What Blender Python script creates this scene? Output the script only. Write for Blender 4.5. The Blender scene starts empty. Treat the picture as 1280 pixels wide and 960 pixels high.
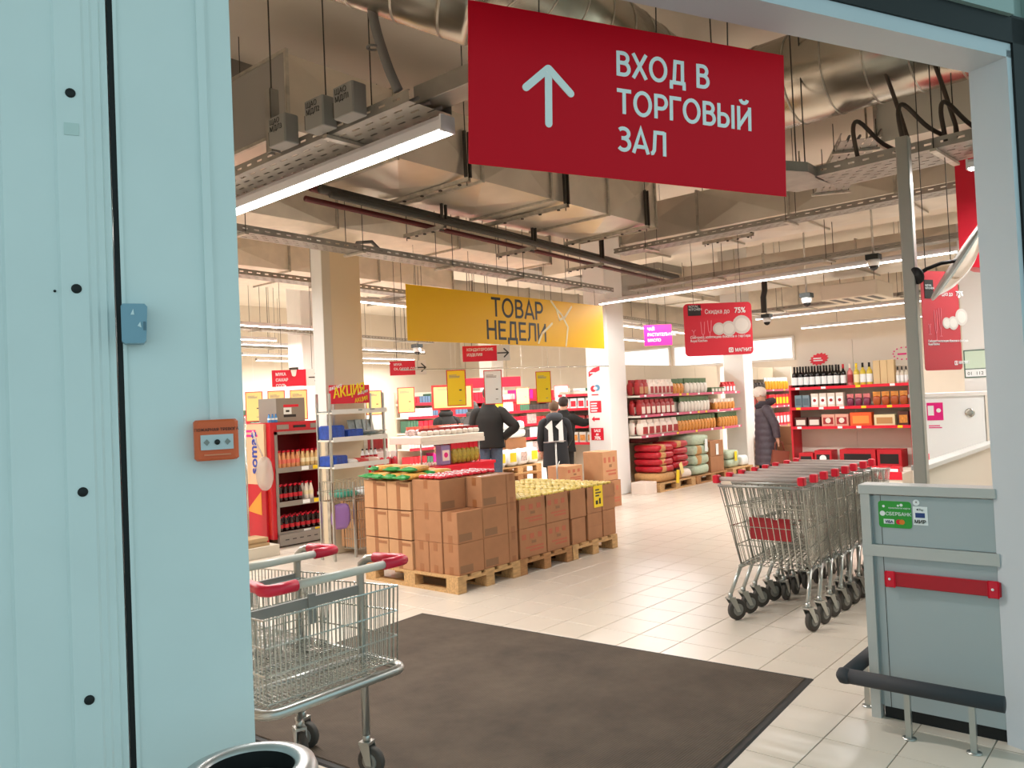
import bpy, bmesh, math, random
from mathutils import Vector, Matrix
RND = random.Random(11)
PI = math.pi
scene = bpy.context.scene
COL = scene.collection
rad = math.radians

# ------------------------------------------------------------------ camera
H = 1.57
yaw, pit, rol = rad(40.7166), rad(1.3435), rad(-2.5283)
fw = Vector((math.cos(yaw)*math.cos(pit), math.sin(yaw)*math.cos(pit), math.sin(pit)))
rt = Vector((math.sin(yaw), -math.cos(yaw), 0))
up = rt.cross(fw)
r2 = rt*math.cos(rol) + up*math.sin(rol)
u2 = -rt*math.sin(rol) + up*math.cos(rol)
cam_d = bpy.data.cameras.new('camera')
cam_d.sensor_width = 36
cam_d.lens = 36*998.16/1280
cam_d.clip_end = 200
cam = bpy.data.objects.new('camera', cam_d)
M3 = Matrix((r2, u2, -fw)).transposed()
cam.matrix_world = Matrix.Translation((0, 0, H)) @ M3.to_4x4()
COL.objects.link(cam)
scene.camera = cam

# ------------------------------------------------------------------ light
w = bpy.data.worlds.new('world')
scene.world = w
w.use_nodes = True
w.node_tree.nodes['Background'].inputs[0].default_value = (.60, .91, .98, 1)
w.node_tree.nodes['Background'].inputs[1].default_value = 1.03
scene.view_settings.view_transform = 'Standard'
scene.view_settings.look = 'None'
scene.view_settings.gamma = 1
scene.view_settings.use_curve_mapping = False
scene.view_settings.exposure = 0.0
scene.cycles.use_denoising = True
scene.cycles.max_bounces = 8
scene.cycles.diffuse_bounces = 4
scene.cycles.sample_clamp_indirect = 6
LAMP_W = 31.0          # watts per metre of strip light
LAMP_C = (1.0, .975, .945)

# ------------------------------------------------------------------ helpers
def lin(c):
    return c/12.92 if c <= .04045 else ((c+.055)/1.055)**2.4
def C(h):
    h = h.lstrip('#')
    return tuple(lin(int(h[i:i+2], 16)/255) for i in (0, 2, 4))
MATS = {}
def mat(name, col, rough=.6, metal=0, noise=0, scale=8, bump=0, emit=0, trans=0, spec=.5, alpha=1, stretch=None, coat=0):
    if name in MATS: return MATS[name]
    m = bpy.data.materials.new(name); m.use_nodes = True
    nt = m.node_tree; b = nt.nodes['Principled BSDF']
    c = C(col) if isinstance(col, str) else col
    b.inputs['Base Color'].default_value = (*c, 1)
    b.inputs['Roughness'].default_value = rough
    b.inputs['Metallic'].default_value = metal
    b.inputs['Specular IOR Level'].default_value = spec
    b.inputs['Coat Weight'].default_value = coat
    if trans: b.inputs['Transmission Weight'].default_value = trans
    if alpha < 1: b.inputs['Alpha'].default_value = alpha
    if emit:
        b.inputs['Emission Color'].default_value = (*c, 1); b.inputs['Emission Strength'].default_value = emit
    if noise or bump:
        tc = nt.nodes.new('ShaderNodeTexCoord'); n = nt.nodes.new('ShaderNodeTexNoise')
        n.inputs['Scale'].default_value = scale; n.inputs['Detail'].default_value = 5
        if stretch:
            mp = nt.nodes.new('ShaderNodeMapping'); mp.inputs['Scale'].default_value = stretch
            nt.links.new(tc.outputs['Object'], mp.inputs[0]); nt.links.new(mp.outputs[0], n.inputs['Vector'])
        else: nt.links.new(tc.outputs['Object'], n.inputs['Vector'])
        if noise:
            rp = nt.nodes.new('ShaderNodeValToRGB')
            rp.color_ramp.elements[0].position = .3; rp.color_ramp.elements[1].position = .72
            rp.color_ramp.elements[0].color = (*[x*(1-noise) for x in c], 1)
            rp.color_ramp.elements[1].color = (*[min(1, x*(1+noise)) for x in c], 1)
            nt.links.new(n.outputs[0], rp.inputs[0]); nt.links.new(rp.outputs[0], b.inputs['Base Color'])
        if bump:
            bp = nt.nodes.new('ShaderNodeBump'); bp.inputs['Strength'].default_value = bump; bp.inputs['Distance'].default_value = .01
            nt.links.new(n.outputs[0], bp.inputs['Height']); nt.links.new(bp.outputs[0], b.inputs['Normal'])
    MATS[name] = m
    return m

class MB:
    """collects shapes and links them as ONE mesh object"""
    def __init__(s): s.v = []; s.f = []; s.mi = []; s.mats = []; s.sm = []
    def _m(s, m):
        if m is None: return 0
        if m not in s.mats: s.mats.append(m)
        return s.mats.index(m)
    def add(s, vs, fs, m=None, smooth=False, T=None):
        o = len(s.v)
        s.v += [tuple(T @ Vector(p)) for p in vs] if T is not None else [tuple(p) for p in vs]
        k = s._m(m)
        for f in fs:
            s.f.append([i+o for i in f]); s.mi.append(k); s.sm.append(smooth)
        return s
    def box(s, a, b, m=None, T=None):
        x0, y0, z0 = a; x1, y1, z1 = b
        vs = [(x0,y0,z0),(x1,y0,z0),(x1,y1,z0),(x0,y1,z0),(x0,y0,z1),(x1,y0,z1),(x1,y1,z1),(x0,y1,z1)]
        return s.add(vs, [(0,3,2,1),(4,5,6,7),(0,1,5,4),(1,2,6,5),(2,3,7,6),(3,0,4,7)], m, False, T)
    def cbox(s, a, b, c=.01, m=None, T=None):
        """box with chamfered vertical and horizontal edges"""
        x0, y0, z0 = a; x1, y1, z1 = b
        def ring(z, i): return [(x0+i+c*0,y0+i+c,z),(x0+i+c,y0+i,z),(x1-i-c,y0+i,z),(x1-i,y0+i+c,z),(x1-i,y1-i-c,z),(x1-i-c,y1-i,z),(x0+i+c,y1-i,z),(x0+i,y1-i-c,z)]
        rs = [ring(z0, c*.6), ring(z0+c*.6, 0), ring(z1-c*.6, 0), ring(z1, c*.6)]
        vs = [p for r in rs for p in r]; fs = [tuple(reversed(range(8))), tuple(range(24, 32))]
        for k in range(3):
            for i in range(8):
                j = (i+1) % 8; fs.append((k*8+i, k*8+j, k*8+8+j, k*8+8+i))
        return s.add(vs, fs, m, False, T)
    def tube(s, pts, r, n=8, m=None, closed=False, caps=True, T=None, smooth=True):
        P = [Vector(p) for p in pts]; k = len(P)
        rr = r if isinstance(r, (list, tuple)) else [r]*k
        vs = []; prev = None
        for i in range(k):
            if closed: t = P[(i+1) % k]-P[i-1]
            else: t = P[min(i+1, k-1)]-P[max(i-1, 0)]
            t = t.normalized() if t.length > 1e-9 else Vector((0, 0, 1))
            if prev is None:
                a = Vector((0, 0, 1)) if abs(t.z) < .9 else Vector((1, 0, 0))
                n1 = t.cross(a).normalized()
            else:
                n1 = prev - t*prev.dot(t)
                n1 = n1.normalized() if n1.length > 1e-6 else t.orthogonal().normalized()
            prev = n1; n2 = t.cross(n1)
            for j in range(n):
                a = 2*PI*(j+.5)/n; vs.append(P[i]+(n1*math.cos(a)+n2*math.sin(a))*rr[i])
        fs = []
        for i in range(k if closed else k-1):
            q = (i+1) % k
            for j in range(n):
                l = (j+1) % n; fs.append((i*n+j, i*n+l, q*n+l, q*n+j))
        if caps and not closed:
            fs.append(tuple(reversed(range(n)))); fs.append(tuple(range((k-1)*n, k*n)))
        return s.add(vs, fs, m, smooth and n > 4, T)
    def rod(s, a, b, r, n=6, m=None, T=None): return s.tube([a, b], r, n, m, T=T)
    def lathe(s, prof, n=16, m=None, T=None, smooth=True, cap=True):
        vs = []; fs = []
        for (r, z) in prof:
            for j in range(n):
                a = 2*PI*j/n; vs.append((r*math.cos(a), r*math.sin(a), z))
        for i in range(len(prof)-1):
            for j in range(n):
                l = (j+1) % n; fs.append((i*n+j, i*n+l, i*n+n+l, i*n+n+j))
        if cap:
            fs.append(tuple(reversed(range(n)))); fs.append(tuple(range((len(prof)-1)*n, len(prof)*n)))
        return s.add(vs, fs, m, smooth, T)
    def prism(s, poly, y0, y1, m=None, T=None):
        """polygon in the xz plane, counter-clockwise seen from -y, thick along y"""
        n = len(poly)
        vs = [(x, y0, z) for x, z in poly]+[(x, y1, z) for x, z in poly]
        fs = [tuple(range(n)), tuple(reversed(range(n, 2*n)))]
        for i in range(n):
            j = (i+1) % n; fs.append((j, i, n+i, n+j))
        return s.add(vs, fs, m, False, T)
    def pillow(s, c, d, m=None, T=None, e=.45, nu=10, nv=6, wob=.06, seed=0, smooth=True, ez=.8):
        """soft bag: superellipsoid with wrinkles"""
        q = random.Random(seed); vs = []; fs = []
        def sg(x, p): return math.copysign(abs(x)**p, x)
        ph = [q.uniform(0, 6.28) for _ in range(4)]
        for i in range(nv+1):
            v = -PI/2+PI*i/nv
            for j in range(nu):
                u = 2*PI*j/nu
                k = 1+wob*math.sin(3*u+ph[0]+2*v)+wob*.7*math.sin(5*u+ph[1]-3*v)
                vs.append((c[0]+d[0]/2*sg(math.cos(v), e)*sg(math.cos(u), e)*k,
                           c[1]+d[1]/2*sg(math.cos(v), e)*sg(math.sin(u), e)*k,
                           c[2]+d[2]/2*sg(math.sin(v), ez)*(1+wob*math.sin(2*u+ph[2]))))
        for i in range(nv):
            for j in range(nu):
                l = (j+1) % nu; fs.append((i*nu+j, i*nu+l, i*nu+nu+l, i*nu+nu+j))
        return s.add(vs, fs, m, smooth, T)
    def mesh(s, name, m=None):
        me = bpy.data.meshes.new(name)
        me.from_pydata(s.v, [], s.f)
        ms = s.mats if s.mats else [m]
        for x in ms: me.materials.append(x)
        me.polygons.foreach_set('material_index', s.mi)
        me.polygons.foreach_set('use_smooth', s.sm)
        me.validate(); me.update()
        return me
    def build(s, name, m=None, parent=None, loc=None, rz=0):
        o = bpy.data.objects.new(name, s.mesh(name, m)); COL.objects.link(o)
        if parent: o.parent = parent
        if loc: o.location = loc
        if rz: o.rotation_euler = (0, 0, rz)
        return o

def tag(o, label=None, cat=None, group=None, kind=None):
    if label: o['label'] = label
    if cat: o['category'] = cat
    if group: o['group'] = group
    if kind: o['kind'] = kind
    return o
def thing(name, label, cat, loc=(0, 0, 0), rz=0, group=None, tilt=None):
    o = bpy.data.objects.new(name, None); COL.objects.link(o)
    o.empty_display_size = .1
    o.location = loc; o.rotation_euler = (tilt[0] if tilt else 0, tilt[1] if tilt else 0, rz)
    return tag(o, label, cat, group)
def struct(name, mb, m=None, parent=None, loc=None, rz=0, label=None):
    o = mb.build(name, m, parent, loc, rz)
    if not parent: o['kind'] = 'structure'
    if label: o['label'] = label
    return o
def kids(o): return [c for c in COL.objects if c.parent == o] if False else list(o.children)
def dup(root, loc, rz=0, label=None, group=None):
    r = root.copy(); COL.objects.link(r); r.location = loc; r.rotation_euler = (root.rotation_euler[0], root.rotation_euler[1], rz)
    if label: r['label'] = label
    if group: r['group'] = group
    for ch in list(root.children):
        c = ch.copy(); COL.objects.link(c); c.parent = r
        for g in list(ch.children):
            d = g.copy(); COL.objects.link(d); d.parent = c
    return r
TXT = {}
def text(parent, body, x, z, size, m, name='lettering', y=-.002, bold=0, align='LEFT', sx=1, rot=0, slant=0):
    """flat lettering in the parent's xz plane facing -y"""
    key = (body, round(size, 4), bold, align, slant)
    if key not in TXT:
        cu = bpy.data.curves.new('txt', 'FONT'); cu.body = body; cu.size = size; cu.align_x = align; cu.align_y = 'BOTTOM_BASELINE'
        cu.bevel_depth = bold*size*.8; cu.bevel_resolution = 0; cu.extrude = .0006; cu.resolution_u = 5; cu.shear = slant; cu.space_line = .95
        o = bpy.data.objects.new('txt', cu); COL.objects.link(o)
        dg = bpy.context.evaluated_depsgraph_get()
        me = bpy.data.meshes.new_from_object(o.evaluated_get(dg))
        bpy.data.objects.remove(o); bpy.data.curves.remove(cu)
        TXT[key] = me
    me = TXT[key]
    if len(me.materials) and me.materials[0] is not None and me.materials[0] != m: me = me.copy()
    me.materials.clear(); me.materials.append(m)
    o = bpy.data.objects.new(name, me); COL.objects.link(o); o.parent = parent
    o.matrix_local = Matrix.Translation((x, y, z)) @ Matrix.Rotation(rot, 4, 'Y') @ Matrix.Rotation(PI/2, 4, 'X') @ Matrix.Diagonal((sx, 1, 1, 1))
    return o
def bars(t, x, z, w_, h, n, m, y=-.003, seed=1):
    """small print too blurred to read: short dark or light rules"""
    q = random.Random(seed); mb = MB()
    for k in range(n):
        mb.box((x, y, z+h*(n-1-k)/n), (x+w_*q.uniform(.6, 1), y+.0012, z+h*(n-1-k)/n+h/n*.5))
    return mb.build('small_print', m, t)
def ribbon(mb, P, r, y0, y1):
    """flat stroke with mitred joints in the xz plane"""
    P = [Vector((p[0], p[1])) for p in P]; n = len(P); L = []; Rr = []
    for i in range(n):
        d0 = (P[i]-P[i-1]).normalized() if i else (P[1]-P[0]).normalized()
        d1 = (P[i+1]-P[i]).normalized() if i < n-1 else d0
        n0 = Vector((-d0.y, d0.x)); n1 = Vector((-d1.y, d1.x)); m_ = (n0+n1)
        m_ = m_.normalized() if m_.length > 1e-4 else n0
        k = r/max(.45, m_.dot(n0)); L.append(P[i]+m_*k); Rr.append(P[i]-m_*k)
    vs = []; fs = []
    for i in range(n): vs += [(L[i].x, y0, L[i].y), (Rr[i].x, y0, Rr[i].y), (L[i].x, y1, L[i].y), (Rr[i].x, y1, Rr[i].y)]
    for i in range(n-1):
        a, b = i*4, i*4+4
        fs += [(a, a+1, b+1, b), (a+2, b+2, b+3, a+3), (a, b, b+2, a+2), (a+1, a+3, b+3, b+1)]
    fs += [(0, 2, 3, 1), ((n-1)*4, (n-1)*4+1, (n-1)*4+3, (n-1)*4+2)]
    mb.add(vs, fs)
def _arc(cx, cz, rx, rz, a0, a1, n=9): return [(cx+rx*math.cos(rad(a0+(a1-a0)*k/n)), cz+rz*math.sin(rad(a0+(a1-a0)*k/n))) for k in range(n+1)]
GL = {  # stroke letters: (advance, strokes) on a cap height of one
 'В': (.66, [[(.07, 0), (.07, 1)], [(.07, .93)]+_arc(.30, .735, .20, .195, 90, -90)+[(.07, .54)], [(.07, .54)]+_arc(.32, .305, .235, .235, 90, -90)+[(.07, .07)]]),
 'Х': (.70, [[(.03, 0), (.62, 1)], [(.62, 0), (.03, 1)]]),
 'О': (.90, [_arc(.42, .5, .35, .45, 0, 360, 24)]),
 'Д': (.80, [[(.20, .07), (.26, .93), (.60, .93), (.60, .07)], [(.0, .07), (.74, .07)], [(.065, .07), (.065, -.2)], [(.675, .07), (.675, -.2)]]),
 'Т': (.68, [[(.0, .93), (.64, .93)], [(.32, 0), (.32, .93)]]),
 'Р': (.66, [[(.07, 0), (.07, 1)], [(.07, .93)]+_arc(.32, .675, .24, .255, 90, -90)+[(.07, .42)]]),
 'Г': (.56, [[(.07, 0), (.07, .93), (.54, .93)]]),
 'Ы': (.92, [[(.07, 0), (.07, 1)], [(.07, .56)]+_arc(.30, .315, .22, .245, 90, -90)+[(.07, .07)], [(.76, 0), (.76, 1)]]),
 'Й': (.80, [[(.07, 1), (.07, 0)], [(.07, .12), (.63, .88)], [(.63, 0), (.63, 1)], _arc(.35, 1.30, .17, .14, 180, 360, 8)]),
 'И': (.80, [[(.07, 1), (.07, 0)], [(.07, .12), (.63, .88)], [(.63, 0), (.63, 1)]]),
 'З': (.64, [_arc(.27, .735, .24, .195, 140, -90, 12)+[(.18, .54)], [(.18, .54)]+_arc(.28, .305, .26, .235, 90, -145, 12)]),
 'А': (.76, [[(.02, 0), (.355, .97), (.69, 0)], [(.13, .27), (.58, .27)]]),
 'Л': (.76, [[(.0, .06), (.08, .08), (.15, .2), (.20, .93), (.63, .93)], [(.63, 0), (.63, .98)]]),
 'Н': (.78, [[(.07, 0), (.07, 1)], [(.63, 0), (.63, 1)], [(.07, .52), (.63, .52)]]),
 'Е': (.62, [[(.57, .93), (.07, .93), (.07, .07), (.57, .07)], [(.07, .51), (.52, .51)]]),
 ' ': (.36, [])}
def strokes(t, s, x, z, h, m, r=.075, sx=1, gap=.06, centre=False, y=-.0003):
    """lettering drawn with strokes; one mesh for one word"""
    adv = sum(GL[c][0]+gap for c in s)*h*sx
    if centre: x -= adv/2
    mb = MB(); k = 0
    for c in s:
        for st in GL[c][1]:
            k += 1; ribbon(mb, [(x+p[0]*h*sx, z+p[1]*h) for p in st], r*h, y-.0016-.00012*(k % 5), y)
        x += (GL[c][0]+gap)*h*sx
    return mb.build('lettering', m, t)
def smooth_path(P, n=5):
    P = [Vector(p) for p in P]; out = []
    for i in range(len(P)-1):
        a, b, c, d = P[max(i-1, 0)], P[i], P[i+1], P[min(i+2, len(P)-1)]
        for k in range(n):
            s = k/n; out.append(.5*((2*b)+(c-a)*s+(2*a-5*b+4*c-d)*s*s+(3*b-a-3*c+d)*s*s*s))
    out.append(P[-1]); return out
def rpoly(x0, z0, x1, z1, r, n=4):
    """rounded rectangle outline, counter-clockwise in xz seen from -y"""
    out = []
    for cx, cz, a0 in ((x1-r, z0+r, -PI/2), (x1-r, z1-r, 0), (x0+r, z1-r, PI/2), (x0+r, z0+r, PI)):
        for k in range(n+1):
            a = a0+PI/2*k/n; out.append((cx+r*math.cos(a), cz+r*math.sin(a)))
    return out
def disc(cx, cz, r, n=16, r2=None):
    return [(cx+r*math.cos(2*PI*k/n), cz+(r2 or r)*math.sin(2*PI*k/n)) for k in range(n)]
def TR(x=0, y=0, z=0, rz=0, rx=0, ry=0, s=1):
    return Matrix.Translation((x, y, z)) @ Matrix.Rotation(rz, 4, 'Z') @ Matrix.Rotation(ry, 4, 'Y') @ Matrix.Rotation(rx, 4, 'X') @ Matrix.Scale(s, 4)

# ------------------------------------------------------------------ materials
m_teal = mat('painted_cladding', '#dfe7e6', .45, noise=.03, scale=3)
m_white = mat('white_paint', '#e8e6e2', .5, noise=.02, scale=2)
m_black = mat('black_rubber', '#0b0c0d', .6)
m_red = mat('sign_red', '#d4061f', .45, spec=.15)
m_red2 = mat('bright_red', '#d9102e', .4)
m_pink = mat('magenta', '#e0107e', .4)
m_print = mat('print_white', '#eef2f2', .5)
m_yel = mat('sign_yellow', '#eab200', .45, spec=.3)
m_yel2 = mat('card_yellow', '#f3d21a', .5)
m_ink = mat('print_black', '#15120f', .5)
m_galv = mat('galvanised_steel', '#bdb7ab', .38, .6, noise=.22, scale=5, stretch=(.6, 3, 3))
m_galv2 = mat('galvanised_duct', '#d0c7b9', .32, .55, noise=.14, scale=1.6)
m_steel = mat('tray_steel', '#9d988f', .45, .5, noise=.15, scale=6)
m_dark = mat('dark_steel', '#4a4640', .5, .6)
m_chrome = mat('chrome_wire', '#c2c4bd', .25, .9)
m_tube = mat('plated_tube', '#b8bab6', .3, .85)
m_pipe = mat('pipe_red', '#5e1a14', .5)
m_rub = mat('castor_rubber', '#4a4540', .7)
m_greyp = mat('grey_plastic', '#8b8a85', .55)
m_lampb = mat('lamp_body', '#e6e2e4', .45)
m_led = mat('led_diffuser', (1.0, .95, .90), .5, emit=9)
m_kraft = mat('kraft_card', '#a87550', .8, noise=.07, scale=7)
m_kraft2 = mat('kraft_card_pale', '#bf8f66', .8, noise=.07, scale=7)
m_tape = mat('packing_tape', '#97603a', .35)
m_wood = mat('pallet_wood', '#c39a68', .8, noise=.25, scale=9, stretch=(1, 6, 6))
m_wood2 = mat('pallet_wood_brown', '#a97a4e', .85, noise=.25, scale=9, stretch=(1, 6, 6))
m_counter = mat('counter_grey', '#a9b2b4', .35, noise=.02, scale=2)
m_countop = mat('counter_trim', '#bcbcb8', .4)
m_shelf = mat('shelf_metal', '#e4ddd0', .5)
m_rail = mat('price_rail', '#cc5c78', .4)
m_wall = mat('wall_beige', '#dbd1c2', .8, noise=.03, scale=1.5)
m_ceil = mat('ceiling_beige', '#e3dacd', .9, noise=.06, scale=.8)
m_grey = mat('beam_grey', '#96928c', .8, noise=.04, scale=1)
m_cable = mat('cable_grey', '#77736e', .6)
# ------------------------------------------------------------------ the setting
TP = .3062; TX0 = 3.3165; TY0 = 1.0545       # tile pitch and grid offsets
def seen(x, y, z=0):
    v = Vector((x, y, z-H)); d = v.dot(fw)
    if d < .3: return None
    return 640+998.16*v.dot(r2)/d, 480-998.16*v.dot(u2)/d, d
m_tile = mat('floor_tile', '#d8ccbd', .28, noise=.035, scale=2.5)
m_grout = mat('floor_grout', '#a3917c', .85)
fl = struct('floor', MB().box((-4, -6, -.1), (24, 24, -.004)), m_grout)
tb = MB(); g = .0022
tb.cbox((g, g, -.02), (TP-g, TP-g, 0), .0025)
tile_me = tb.mesh('tile', m_tile)
cand = []; rest = MB()
for i in range(-22, 66):
    for j in range(-16, 66):
        x, y = TX0+i*TP, TY0+j*TP
        p = seen(x+TP/2, y+TP/2)
        near = -3.5 < x < 23.5 and -5 < y < 23.5
        if not near: continue
        if p and 285 < p[0] < 1275 and 560 < p[1] < 975 and not (2.35 < x and x < 3.95 and 1.8 < y < 4.2):
            cand.append((p[2], x, y))
        elif p and -300 < p[0] < 1600:
            rest.add([(x+g, y+g, 0), (x+TP-g, y+g, 0), (x+TP-g, y+TP-g, 0), (x+g, y+TP-g, 0)], [(0, 1, 2, 3)])
cand.sort()
for k, (d, x, y) in enumerate(cand):
    if k < 300:
        o = bpy.data.objects.new('tile', tile_me); COL.objects.link(o); o.parent = fl; o.location = (x, y, 0)
    else:
        rest.add([(x+g, y+g, 0), (x+TP-g, y+g, 0), (x+TP-g, y+TP-g, 0), (x+g, y+TP-g, 0)], [(0, 1, 2, 3)])
o = rest.build('tile', m_tile, fl); o['kind'] = 'stuff'

CZ = 4.75
struct('ceiling', MB().box((-4, -2, CZ), (23, 24, CZ+.2)), m_ceil)
struct('wall_back', MB().box((-4, 21, 0), (23, 21.2, CZ)), m_wall)
struct('wall_far', MB().box((21.5, -2, 0), (21.7, 21, CZ)), m_wall)
# the doorway stands at an angle to the shop grid: t runs along it, n into the shop
ed = Vector((math.cos(rad(-23.9)), math.sin(rad(-23.9)), 0)); nd = Vector((-ed.y, ed.x, 0))
DO = Vector((1.075, 1.815, 0)); DRZ = rad(-23.9)
def DT(t, n, z): return DO+ed*t+nd*n+Vector((0, 0, z))
TW = 3.12; LZ = 2.935
mb = MB()
mb.box((-.266, 0, 0), (0, .16, CZ))
mb.box((-.266, -.006, 0), (-.258, .0, CZ))
struct('wall_left', mb, m_teal, None, DO, DRZ, 'pale blue-white wall panel beside the entrance')
# outer cladding with pressed vertical ribs and its screw holes
prof = [(-2.2, 0), (-.505, 0), (-.497, -.014), (-.395, -.014), (-.388, -.024), (-.333, -.024), (-.328, -.019), (-.316, -.019), (-.311, -.014), (-.297, -.014), (-.294, -.006), (-.281, -.006), (-.279, .16), (-2.2, .16)]
mb = MB(); n = len(prof)
vs = [(x, y, 0) for x, y in prof]+[(x, y, CZ) for x, y in prof]
mb.add(vs, [(i, (i+1) % n, n+(i+1) % n, n+i) for i in range(n)])
cl = struct('trim_1', mb, m_teal, None, DO, DRZ, 'ribbed pale blue door frame cladding at the left edge')
for z in (2.328, 1.875, 1.41, .94):
    hb = MB(); hb.lathe([(.011, -.004), (.011, .0), (.0075, .0025)], 14, m_black, TR(rx=PI/2))
    hb.build('screw_hole_plug', None, cl, (-.358, -.0255, z))
MB().box((0, 0, 0), (.030, .002, .028)).build('sticker', mat('pale_label', '#c9d8d4', .5), cl, (-.373, -.0262, 2.23))
hb = MB(); hb.lathe([(.003, 0), (.003, .002)], 8, m_black, TR(rx=PI/2)); hb.build('small_hole', None, cl, (-.402, -.0150, 1.87))
struct('trim_2', MB().box((-.2785, .004, 0), (-.2665, .05, CZ)), m_black, None, DO, DRZ, 'black rubber seal strip between the cladding and the wall panel')
# right jamb, lintel, black seals and outer cladding
mb = MB()
mb.box((TW, 0, 0), (TW+.03, .17, LZ+.03)); mb.box((-.0, 0, LZ), (TW+.03, .17, LZ+.06))
struct('trim_3', mb, mat('reveal_paint', '#c6ccd2', .5, noise=.02, scale=2), None, DO, DRZ, 'white reveal lining the right side and top of the doorway')
mb = MB(); mb.box((TW+.031, -.01, 0), (TW+.20, .05, LZ+.18)); mb.box((0, -.01, LZ+.061), (TW+.20, .05, LZ+.17))
struct('trim_4', mb, m_black, None, DO, DRZ, 'black seal around the doorway reveal')
mb = MB(); mb.box((0, -.03, LZ+.171), (TW+.02, .19, LZ+.30)); mb.box((0, .0, LZ+.30), (TW+.02, .19, CZ))
mb.box((TW+.201, -.03, 0), (TW+3.4, .19, CZ)); mb.box((TW+.02, .051, LZ+.06), (TW+.201, .19, CZ))
struct('wall_right', mb, mat('outer_cladding', '#9fb0ac', .5), None, DO, DRZ, 'grey green outer wall over and beside the doorway')
a = DT(TW+3.4, .19, 0)
WF = 1
struct('wall_side', MB().box((a.x-.3, a.y-.2, 0), (21.5, a.y, CZ)), m_wall)
a = DT(-2.2, 0, 0)
struct('wall_inner', MB().box((a.x-.2, a.y, 0), (a.x, 21, CZ)), m_wall)
m_day = mat('window_daylight', (.86, .94, 1.0), .3, emit=1.0)
for k in range(2, 5):
    wo = struct('window_%d' % (k-1), MB().box((21.44, 4.5+1.9*k, 2.4), (21.5, 6.3+1.9*k, 2.46)).box((21.44, 4.5+1.9*k, 3.0), (21.5, 6.3+1.9*k, 3.06)).box((21.44, 4.5+1.9*k, 2.46), (21.5, 4.56+1.9*k, 3.0)).box((21.44, 6.24+1.9*k, 2.46), (21.5, 6.3+1.9*k, 3.0)), m_white, None, None, 0, 'bright window high in the far wall')
    MB().box((21.46, 4.56+1.9*k, 2.46), (21.49, 6.24+1.9*k, 3.0)).build('pane', m_day, wo)
# columns
def column(x0, y0, x1, y1, label, mm=None, guard=0, z1=CZ):
    mb = MB(); mb.cbox((x0, y0, 0), (x1, y1, z1), .015)
    o = struct('column', mb, mm or m_white, None, None, 0, label)
    if guard:
        gb = MB()
        for cx, cy, sx, sy in ((x0, y0, 1, 1), (x0, y1, 1, -1), (x1, y0, -1, 1)):
            gb.box((min(cx-.004*sx, cx+.05*sx), min(cy-.004*sy, cy-.001*sy), .02), (max(cx-.004*sx, cx+.05*sx), max(cy-.004*sy, cy-.001*sy), guard))
            gb.box((min(cx-.004*sx, cx-.001*sx), min(cy-.004*sy, cy+.05*sy), .02), (max(cx-.004*sx, cx-.001*sx), max(cy-.004*sy, cy+.05*sy), guard))
        gb.build('corner_guard', m_galv, o)
    return o
col1 = column(5.29, 7.24, 5.83, 7.42, 'square beige column between the drinks fridge and the magazine rack', mat('column_beige', '#d8c6a8', .7), 1.25)
MB().box((5.285, 7.235, 1.27), (5.29, 7.425, CZ)).build('corner_strip', m_white, col1); MB().box((5.29, 7.232, 1.27), (5.40, 7.24, CZ)).build('corner_strip', mat('strip_grey', '#c9bfae', .6), col1)
col2 = column(10.73, 7.18, 11.25, 7.62, 'white column with sale stickers behind the yellow jars', m_white)
column(15.05, 6.85, 15.45, 7.3, 'white column at the end of the flour shelves', m_white)
column(9.4, 13.6, 9.9, 14.1, 'white column behind the promotion table', m_white)
column(10.6, 14.4, 11.4, 15.2, 'broad white column behind the hooded shopper', m_white)
column(16.6, 15.0, 17.1, 15.5, 'far white column near the back shelves', m_white)
# downstand beam under the ceiling at the left
struct('beam', MB().box((-1.5, 6.4, 4.05), (4.6, 6.9, CZ)), m_grey, None, None, 0, 'grey concrete downstand beam under the ceiling')
struct('beam', MB().box((4.0, 9.6, 4.1), (21.5, 10.1, CZ)), m_grey, None, None, 0, 'long concrete beam crossing the shop ceiling')
struct('beam', MB().box((12.2, -1.4, 4.0), (12.7, 9.6, CZ)), m_wall, None, None, 0, 'beige beam above the wine shelves')

# ------------------------------------------------------------------ entrance fittings
t = thing('fire_call_point', 'orange manual fire alarm call point on the pale wall panel', 'fire alarm', DT(-.069, 0, 1.463), DRZ)
mb = MB(); mb.cbox((-.05, -.05, 0), (.05, 0, .098), .008); body = mb.build('housing', mat('alarm_orange', '#e8622f', .45), t)
MB().box((-.037, -.054, .026), (.037, -.05, .062)).build('glass_plate', mat('alarm_plate', '#c9ced0', .35), t)
mb = MB(); mb.lathe([(.0065, 0), (.0065, .003)], 14, m_ink, TR(0, -.054, .044, rx=PI/2)); mb.build('press_dot', None, t)
for s in (-1, 1):
    mb = MB(); mb.prism([(s*.024-.007, .044), (s*.024-.001*s, .036), (s*.024+.007, .044), (s*.024-.001*s, .052)], -.0555, -.054, m_greyp); mb.build('arrow_mark', None, t)
text(t, 'ПОЖАРНАЯ ТРЕВОГА', 0, .071, .0095, m_ink, y=-.051, align='CENTER')
MB().box((-.030, -.056, .012), (.030, -.05, .016)).build('slot', mat('alarm_pale', '#e8845c', .5), t)
t = tag(MB().box((-.080, -.010, 1.561), (-.060, 0, CZ)).box((-.0595, -.005, 1.561), (-.055, 0, CZ)).build('cable_trunking', m_teal, None, DO, DRZ), 'white plastic cable trunking running down to the fire call point', 'trunking')
t = thing('wall_box', 'small blue grey plastic box beside the black seal strip', 'sensor box', DT(-.268, -.006, 1.747), DRZ)
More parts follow.
